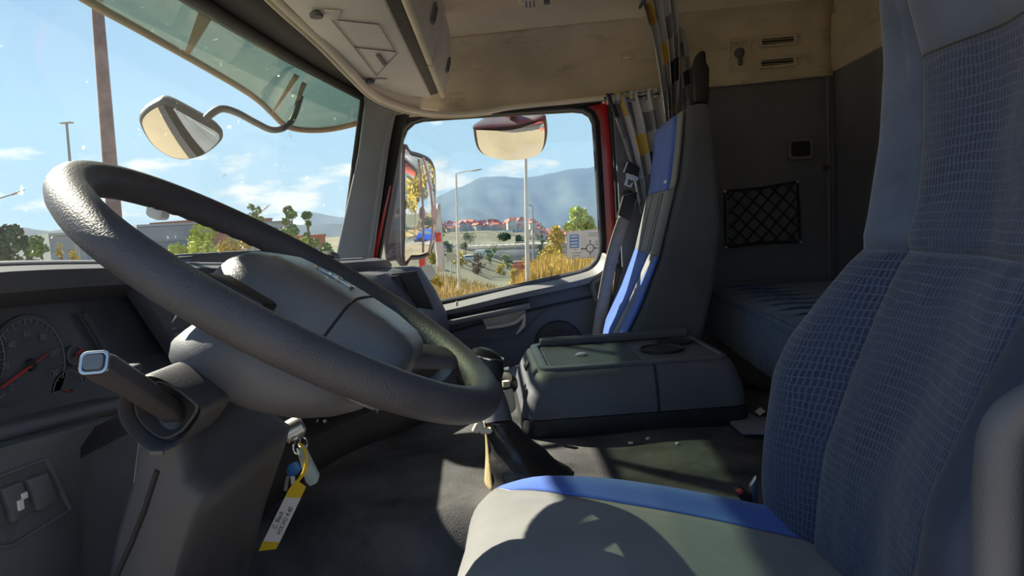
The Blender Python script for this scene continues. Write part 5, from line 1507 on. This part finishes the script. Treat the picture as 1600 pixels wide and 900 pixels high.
for px_, d_, w_, h_, mm, sd_ in LATER:
    tree('shrub', ground_at(px_, d_), h_, w_ * d_ / FPX / 2, M[mm], LBL[sd_ - 300], sd_, n=450, leaf=.16, shape='bush', cat='shrub', group='bushes before the viaduct')
# red block wall
o = thing('block_wall', 'broken red-brown block wall below the viaduct', 'wall', out(815, 440, 90))
A, B = out(802, 432, 92), out(835, 430, 86)
rg = random.Random(5)
for r_ in range(6):
    for k in range(9):
        if rg.random() < .12: continue
        p = A.lerp(B, (k + .5 + .25 * (r_ % 2)) / 9.3) + V((0, 0, -.2 + r_ * .40))
        box('block', p, ((B - A).length / 9.6, .3, .36), M['redwall'], o)

# lamp posts, poles
def post(px, ytop, dist, rad, m, name, label, arm=None, ybase=None, lean=None, cat='lamp post', group=None):
    b_ = ground_at(px + 8, dist); top_ = out(px, ytop, dist)
    b_ = V((top_.x, top_.y, b_.z)) - UPW * 0
    b_ = top_ - UPW * ((top_.z - b_.z) / UPW.z)
    t_ = thing(name, label, cat, b_, group)
    tube('pole', [b_ - V((0, 0, .2)), b_.lerp(top_, .5), top_], [rad * 1.35, rad * 1.1, rad * .85], m, t_, 10)
    if arm:
        e_ = out(arm[0], arm[1], dist)
        mid_ = top_.lerp(e_, .5)
        tube('arm', [top_ - V((0, 0, .05)), mid_ + V((0, 0, .05)), e_], rad * .55, m, t_, 7)
        dd = (e_ - top_).normalized()
        tube('lamp_head', [e_ - dd * rad * 5, e_ - dd * rad * 2, e_ + dd * rad * 4, e_ + dd * rad * 7], [rad * .6, rad * 1.7, rad * 1.7, rad * .5], M['concd'], t_, 8, flat=.5)
    lathe('base_plate', [(rad * 3, 0), (rad * 3, rad), (rad * 1.5, rad * 1.4)], m, t_, b_, (0, 0, 1), 10)
    return t_, b_, top_
post(712.5, 271, 62, .10, M['galv'], 'lamp_post', 'grey street lamp with one arm near the side mirror', (742, 266))
post(821, 235, 26, .07, M['galv'], 'steel_post', 'bare bright steel post directly under the kerb mirror', cat='post')
post(832, 322, 75, .09, M['concd'], 'lamp_post', 'thin dark lamp post right of the bright steel post', (826, 320))
tt, bb, tp_ = post(104, 192, 48, .08, M['concd'], 'lamp_post', 'slim post with flat lamp above the steering wheel top')
box('lamp_plate', tp_, (.7, .3, .08), M['clad2'], tt, .02)
post(148, -40, 20, .155, M['rustpole'], 'utility_pole', 'thick weathered brown pole behind the wheel rim', cat='pole')
post(-30, 322, 60, .09, M['concd'], 'lamp_post', 'street lamp whose arm enters at the left edge', (24, 302))
post(400, 338, 70, .08, M['concd'], 'lamp_post', 'small street lamp above the wheel rim among the trees', (414, 326))
# flags
def flag(px, ytop, ybot, w, dist, label, red):
    b_ = ground_at(px, dist); top_ = out(px, ytop, dist)
    t_ = thing('banner_flag', label, 'flag', b_)
    tube('pole', [b_, V((b_.x, b_.y, top_.z))], .04, M['galv'], t_, 6)
    bot_ = out(px, ybot, dist); W = w * dist / FPX
    rows = []
    for i in range(9):
        z = top_.z + (bot_.z - top_.z) * i / 8
        rows.append([V((b_.x - W * k / 5 * (.45 + .55 * min(1, i / 3)), b_.y + .08 * math.sin(k * 1.5 + i), z)) for k in range(6)])
    c_ = grid('cloth', rows, M['signwhite'], t_, .01)
    for a, b2 in red:
        i0, i1 = top_.z + (bot_.z - top_.z) * a, top_.z + (bot_.z - top_.z) * b2
        prism('red_patch', [V((b_.x - W * .9, b_.y - .12, i0)), V((b_.x - W * .15, b_.y - .12, i0)), V((b_.x - W * .15, b_.y - .12, i1)), V((b_.x - W * .9, b_.y - .12, i1))], (0, .02, 0), M['flagred'], c_)
flag(692, 318, 425, 12, 58, 'tall white banner flag with red mark right of the side mirror', [(.42, .55)])
flag(664, 400, 440, 12, 45, 'low red and white banner flag under the side mirror', [(.0, .45)])
# road sign
YS = 30
sg = thing('road_sign', 'white roundabout direction sign with blue panel', 'sign', ground_at(908, 30.5))
SP = [out(x, y, YS) for x, y in ((885, 361), (944, 357), (944, 402), (885, 405))]
sx = (SP[1] - SP[0]).normalized(); sy = (SP[0] - SP[3]).normalized(); sny = sx.cross(sy)
scn = sum(SP, V()) / 4
SW, SH = (SP[1] - SP[0]).length, (SP[0] - SP[3]).length
bd = prism('board', rrect(scn, sx, sy, SW, SH, .08), sny * -.05, M['signwhite'], sg)
frame('border', rrect(scn + sny * .004, sx, sy, SW, SH, .08), rrect(scn + sny * .004, sx, sy, SW - .04, SH - .04, .07), sny * .006, M['concd'], bd)
def sp_at(u, v, n=.01): return scn + sx * ((u - .5) * SW) + sy * ((.5 - v) * SH) + sny * n
def srect(name, u0, v0, u1, v1, m, n=.01):
    return prism(name, [sp_at(u0, v0, n), sp_at(u1, v0, n), sp_at(u1, v1, n), sp_at(u0, v1, n)], sny * .006, m, bd)
srect('blue_panel', .09, .14, .33, .62, M['signblue'])
for k in range(4): srect('panel_lettering', .12, .18 + k * .115, .30, .225 + k * .115, M['signwhite'], .018)
ctr = sp_at(.63, .66)
frame('roundabout_ring', [ctr + sx * (.19 * math.cos(a)) + sy * (.19 * math.sin(a)) for a in [k * math.pi / 16 for k in range(32)]], [ctr + sx * (.155 * math.cos(a)) + sy * (.155 * math.sin(a)) for a in [k * math.pi / 16 for k in range(32)]], sny * .006, M['signblack'], bd)
srect('arrow_bar', .62, .40, .64, .52, M['signblack']); srect('arrow_bar', .42, .65, .52, .68, M['signblack']); srect('arrow_bar', .74, .65, .83, .68, M['signblack']); srect('arrow_bar', .62, .80, .64, .90, M['signblack'])
prism('arrow_head', [sp_at(.60, .42), sp_at(.66, .42), sp_at(.63, .36)], sny * .006, M['signblack'], bd)
prism('arrow_head', [sp_at(.43, .62), sp_at(.43, .71), sp_at(.38, .665)], sny * .006, M['signblack'], bd)
for u0, v0, u1 in ((.58, .12, .88), (.58, .20, .88), (.16, .78, .40), (.2, .66, .28), (.78, .42, .95), (.78, .52, .95), (.15, .88, .36)): srect('sign_lettering', u0, v0, u1, v0 + .035, M['concd'])
for u in (.2, .68):
    p = sp_at(u, .5, -.1); g_ = V((p.x, p.y, gz(p.x, p.y) - .2))
    tube('post', [g_, p], .05, M['galv'], sg, 8)
o = thing('round_sign', 'pale back of a round traffic sign low at the dash end', 'sign', ground_at(668, 34))
p = out(668, 426, 34)
lathe('disc', [(.42, 0), (.42, .03), (.001, .03)], M['clad2'], o, p, (0, -1, 0), 20)
tube('post', [V((p.x, p.y + .05, gz(p.x, p.y) - .1)), p + V((0, .05, .3))], .05, M['galv'], o, 8)
o = thing('notice_board', 'blank cream notice board on posts before the viaduct', 'board', ground_at(704, 80))
prism('board', pix([(698, 395), (711, 394), (711, 407), (698, 409)], 79), (0, .1, 0), M['cream'], o)
p = at(704, 408, 79.1); tube('post', [p, V((p.x, p.y, gz(p.x, p.y)))], .08, M['galv'], o, 6)

# cars
def car(name, px, py, dist, m, label, ang=0.0, van=False, pos=None):
    p = V(pos) if pos is not None else out(px, py, dist)
    t_ = thing(name, label, 'van' if van else 'car', p)
    rot = Matrix.Rotation(ang, 3, 'Z')
    T_ = lambda v: p + rot @ V(v)
    if van: side_ = [(-2.3, .35), (2.3, .35), (2.3, .9), (2.15, 1.15), (1.6, 1.95), (-2.25, 2.0), (-2.3, .9)]
    else: side_ = [(-2.1, .35), (2.1, .35), (2.12, .65), (2.0, .85), (1.05, .98), (.35, 1.42), (-1.0, 1.45), (-1.75, 1.02), (-2.1, .95)]
    bm_ = bmesh.new(); add_prism(bm_, [T_((a, -.85, b)) for a, b in side_], rot @ V((0, 1.7, 0))); bev(bm_, .09, 2)
    fin('body', bm_, m, t_, 40)
    gl_ = [(1.5, 1.2), (1.3, 1.75), (.2, 1.8), (.2, 1.2)] if van else [(.9, 1.0), (.3, 1.34), (-.95, 1.37), (-1.5, 1.04)]
    for s_ in (-.86, .85): prism('side_window', [T_((a, s_, b)) for a, b in gl_], rot @ V((0, .012, 0)), M['winglass'], t_)
    for a in (-1.3, 1.3):
        for s_ in (-.86, .66):
            w_ = lathe('wheel', [(.33, 0), (.33, .2), (.2, .205), (.001, .205)], M['rubber'], t_, T_((a, s_, .33)), rot @ V((0, 1, 0)), 14)
    for s_ in (-.6, .6): box('tail_light', T_((-2.08, s_, .75)), (.08, .3, .14), M['flagred'], t_, 0, rot)
    return t_
car('car', 0, 0, 0, M['cargrey'], 'silver car behind the grass left of the lamp post', 2.9, False, ground_at(692, 132))
car('car', 0, 0, 0, M['carwhite'], 'white car behind the grass right of the lamp post', .3, False, ground_at(733, 128))
car('van', 0, 0, 0, M['carwhite'], 'white van parked under the viaduct', .1, True, ground_at(757, 160))

# buildings ahead of the truck
def building(name, x0, x1, ytop, dist, depth, m, label, bays, floors, roof=None, wm='winglass'):
    a, b = out(x0, ytop, dist), out(x1, ytop, dist * 1.02)
    zb = min(gz(a.x, a.y), gz(b.x, b.y)) - .5
    zt = (a.z + b.z) / 2; a.z = b.z = zb
    d_ = (b - a); s_ = V((-d_.y, d_.x, 0)).normalized()
    if s_.dot(V((a.x, a.y, 0))) < 0: s_ = -s_
    t_ = thing(name, label, 'building', (a + b) / 2)
    prism('walls', [a, b, b + s_ * depth, a + s_ * depth], (0, 0, zt - zb), m, t_)
    prism('roof_edge', [a - s_ * .15 + V((0, 0, zt - zb)), b - s_ * .15 + V((0, 0, zt - zb)), b + s_ * depth + V((0, 0, zt - zb)), a + s_ * depth + V((0, 0, zt - zb))], (0, 0, .25), M[roof] if roof else M['clad2'], t_)
    H = zt - zb
    if floors == 0:
        prism('cladding_band', [a - s_ * .12 + V((0, 0, H * .62)), b - s_ * .12 + V((0, 0, H * .62)), b - s_ * .02 + V((0, 0, H * .62)), a - s_ * .02 + V((0, 0, H * .62))], (0, 0, H * .36), M['concd'], t_)
        for k in range(5):
            q_ = a + d_ * ((k + .5) / 5) - s_ * .06
            prism('cladding_joint', [q_ - d_.normalized() * .04, q_ + d_.normalized() * .04, q_ + d_.normalized() * .04 + s_ * .05, q_ - d_.normalized() * .04 + s_ * .05], (0, 0, H * .6), M['concd'], t_)
    for f in range(floors):
        for k in range(bays):
            u0, u1 = (k + .18) / bays, (k + .82) / bays
            z0, z1 = H * (f + .30) / floors, H * (f + .75) / floors
            prism('window', [a + d_ * u0 - s_ * .04 + V((0, 0, z0)), a + d_ * u1 - s_ * .04 + V((0, 0, z0)), a + d_ * u1 - s_ * .04 + V((0, 0, z1)), a + d_ * u0 - s_ * .04 + V((0, 0, z1))], s_ * .06, M[wm], t_)
    return t_
building('hall', 75, 190, 366, 75, 14, M['clad2'], 'pale grey hall seen left of the wheel rim', 1, 0)
building('office_building', 213, 332, 352, 85, 16, M['clad'], 'grey cladded office building inside the wheel', 1, 0)
building('house', 296, 322, 346, 110, 8, M['redwall'], 'red-brown house roof behind the grey office building', 2, 2, 'rooftile')
building('house', 424, 456, 348, 90, 10, M['clad2'], 'white house with dark roof above the wheel rim', 3, 2, 'clad')
building('house', 408, 425, 343, 120, 10, M['redwall'], 'small red house left of the white house above the wheel rim', 2, 2, 'rooftile')
building('house', 488, 508, 370, 70, 8, M['redwall'], 'small red-roofed house near the pillar', 2, 1, 'rooftile')
building('shop_building', 668, 690, 402, 130, 8, M['conc'], 'low building in front of the viaduct beside the flags', 3, 1)
building('apartment_block', 722, 732, 380, 420, 12, M['clad2'], 'white apartment block left of the second tower above the viaduct', 2, 4)
building('apartment_block', 737, 746, 379, 480, 12, M['clad2'], 'white apartment block right of the first tower above the viaduct', 2, 4)

# behind the truck, seen in the side mirror
mdir = ray(650, 330); mdir = mdir - 2 * mdir.dot(smn) * smn
mdir = V((mdir.x, mdir.y, 0)).normalized(); mside = V((-mdir.y, mdir.x, 0))
def mp(dist, lat):
    p = smc + mdir * dist + mside * lat; p.z = gz(p.x, p.y); return p
car('car', 0, 0, 0, M['carblue'], 'blue car mirrored in the passenger side mirror', math.atan2(mside.y, mside.x) + .2, False, mp(24, 1.0))
for k, (d_, l_, h_, mm) in enumerate(((31, 3.0, 16, 'leafwarm'), (34, 7.5, 12, 'leafgrn'), (33, -2.0, 11, 'leafwarm'), (36, -7, 9, 'leafgrn'), (30, 8, 8, 'leafwarm'))):
    tree('tree', mp(d_, l_), h_, h_ * .33, M[mm], ['tallest autumn tree mirrored in the side mirror', 'green tree beside the tallest mirrored tree', 'green tree right of the car in the side mirror', 'farthest green tree in the side mirror', 'short autumn tree at the left of the side mirror'][k], 70 + k, n=3000, leaf=.24)
rd = grid('road', [[mp(18 + 6 * j, -30 + 60 * i / 12) + V((0, 0, .04)) for i in range(13)] for j in range(3)], M['asphalt'], None, .05)
tag(rd, 'grey road behind the truck mirrored in the side mirror', 'road', kind='structure')

# ================================================================ HAZE over the valley
hz = bpy.data.materials.new('valley_haze'); hz.use_nodes = True
nt = hz.node_tree; nt.nodes.clear()
ho = nt.nodes.new('ShaderNodeOutputMaterial'); vs_ = nt.nodes.new('ShaderNodeVolumeScatter')
vs_.inputs['Color'].default_value = (0.16, 0.36, 0.95, 1); vs_.inputs['Density'].default_value = 0.00010
nt.links.new(vs_.outputs[0], ho.inputs['Volume'])
hb = box('haze', (0, 3900, 700), (16000, 7000, 1600), hz, None)
tag(hb, 'thin blue haze hanging over the valley and mountains', 'haze', kind='stuff')
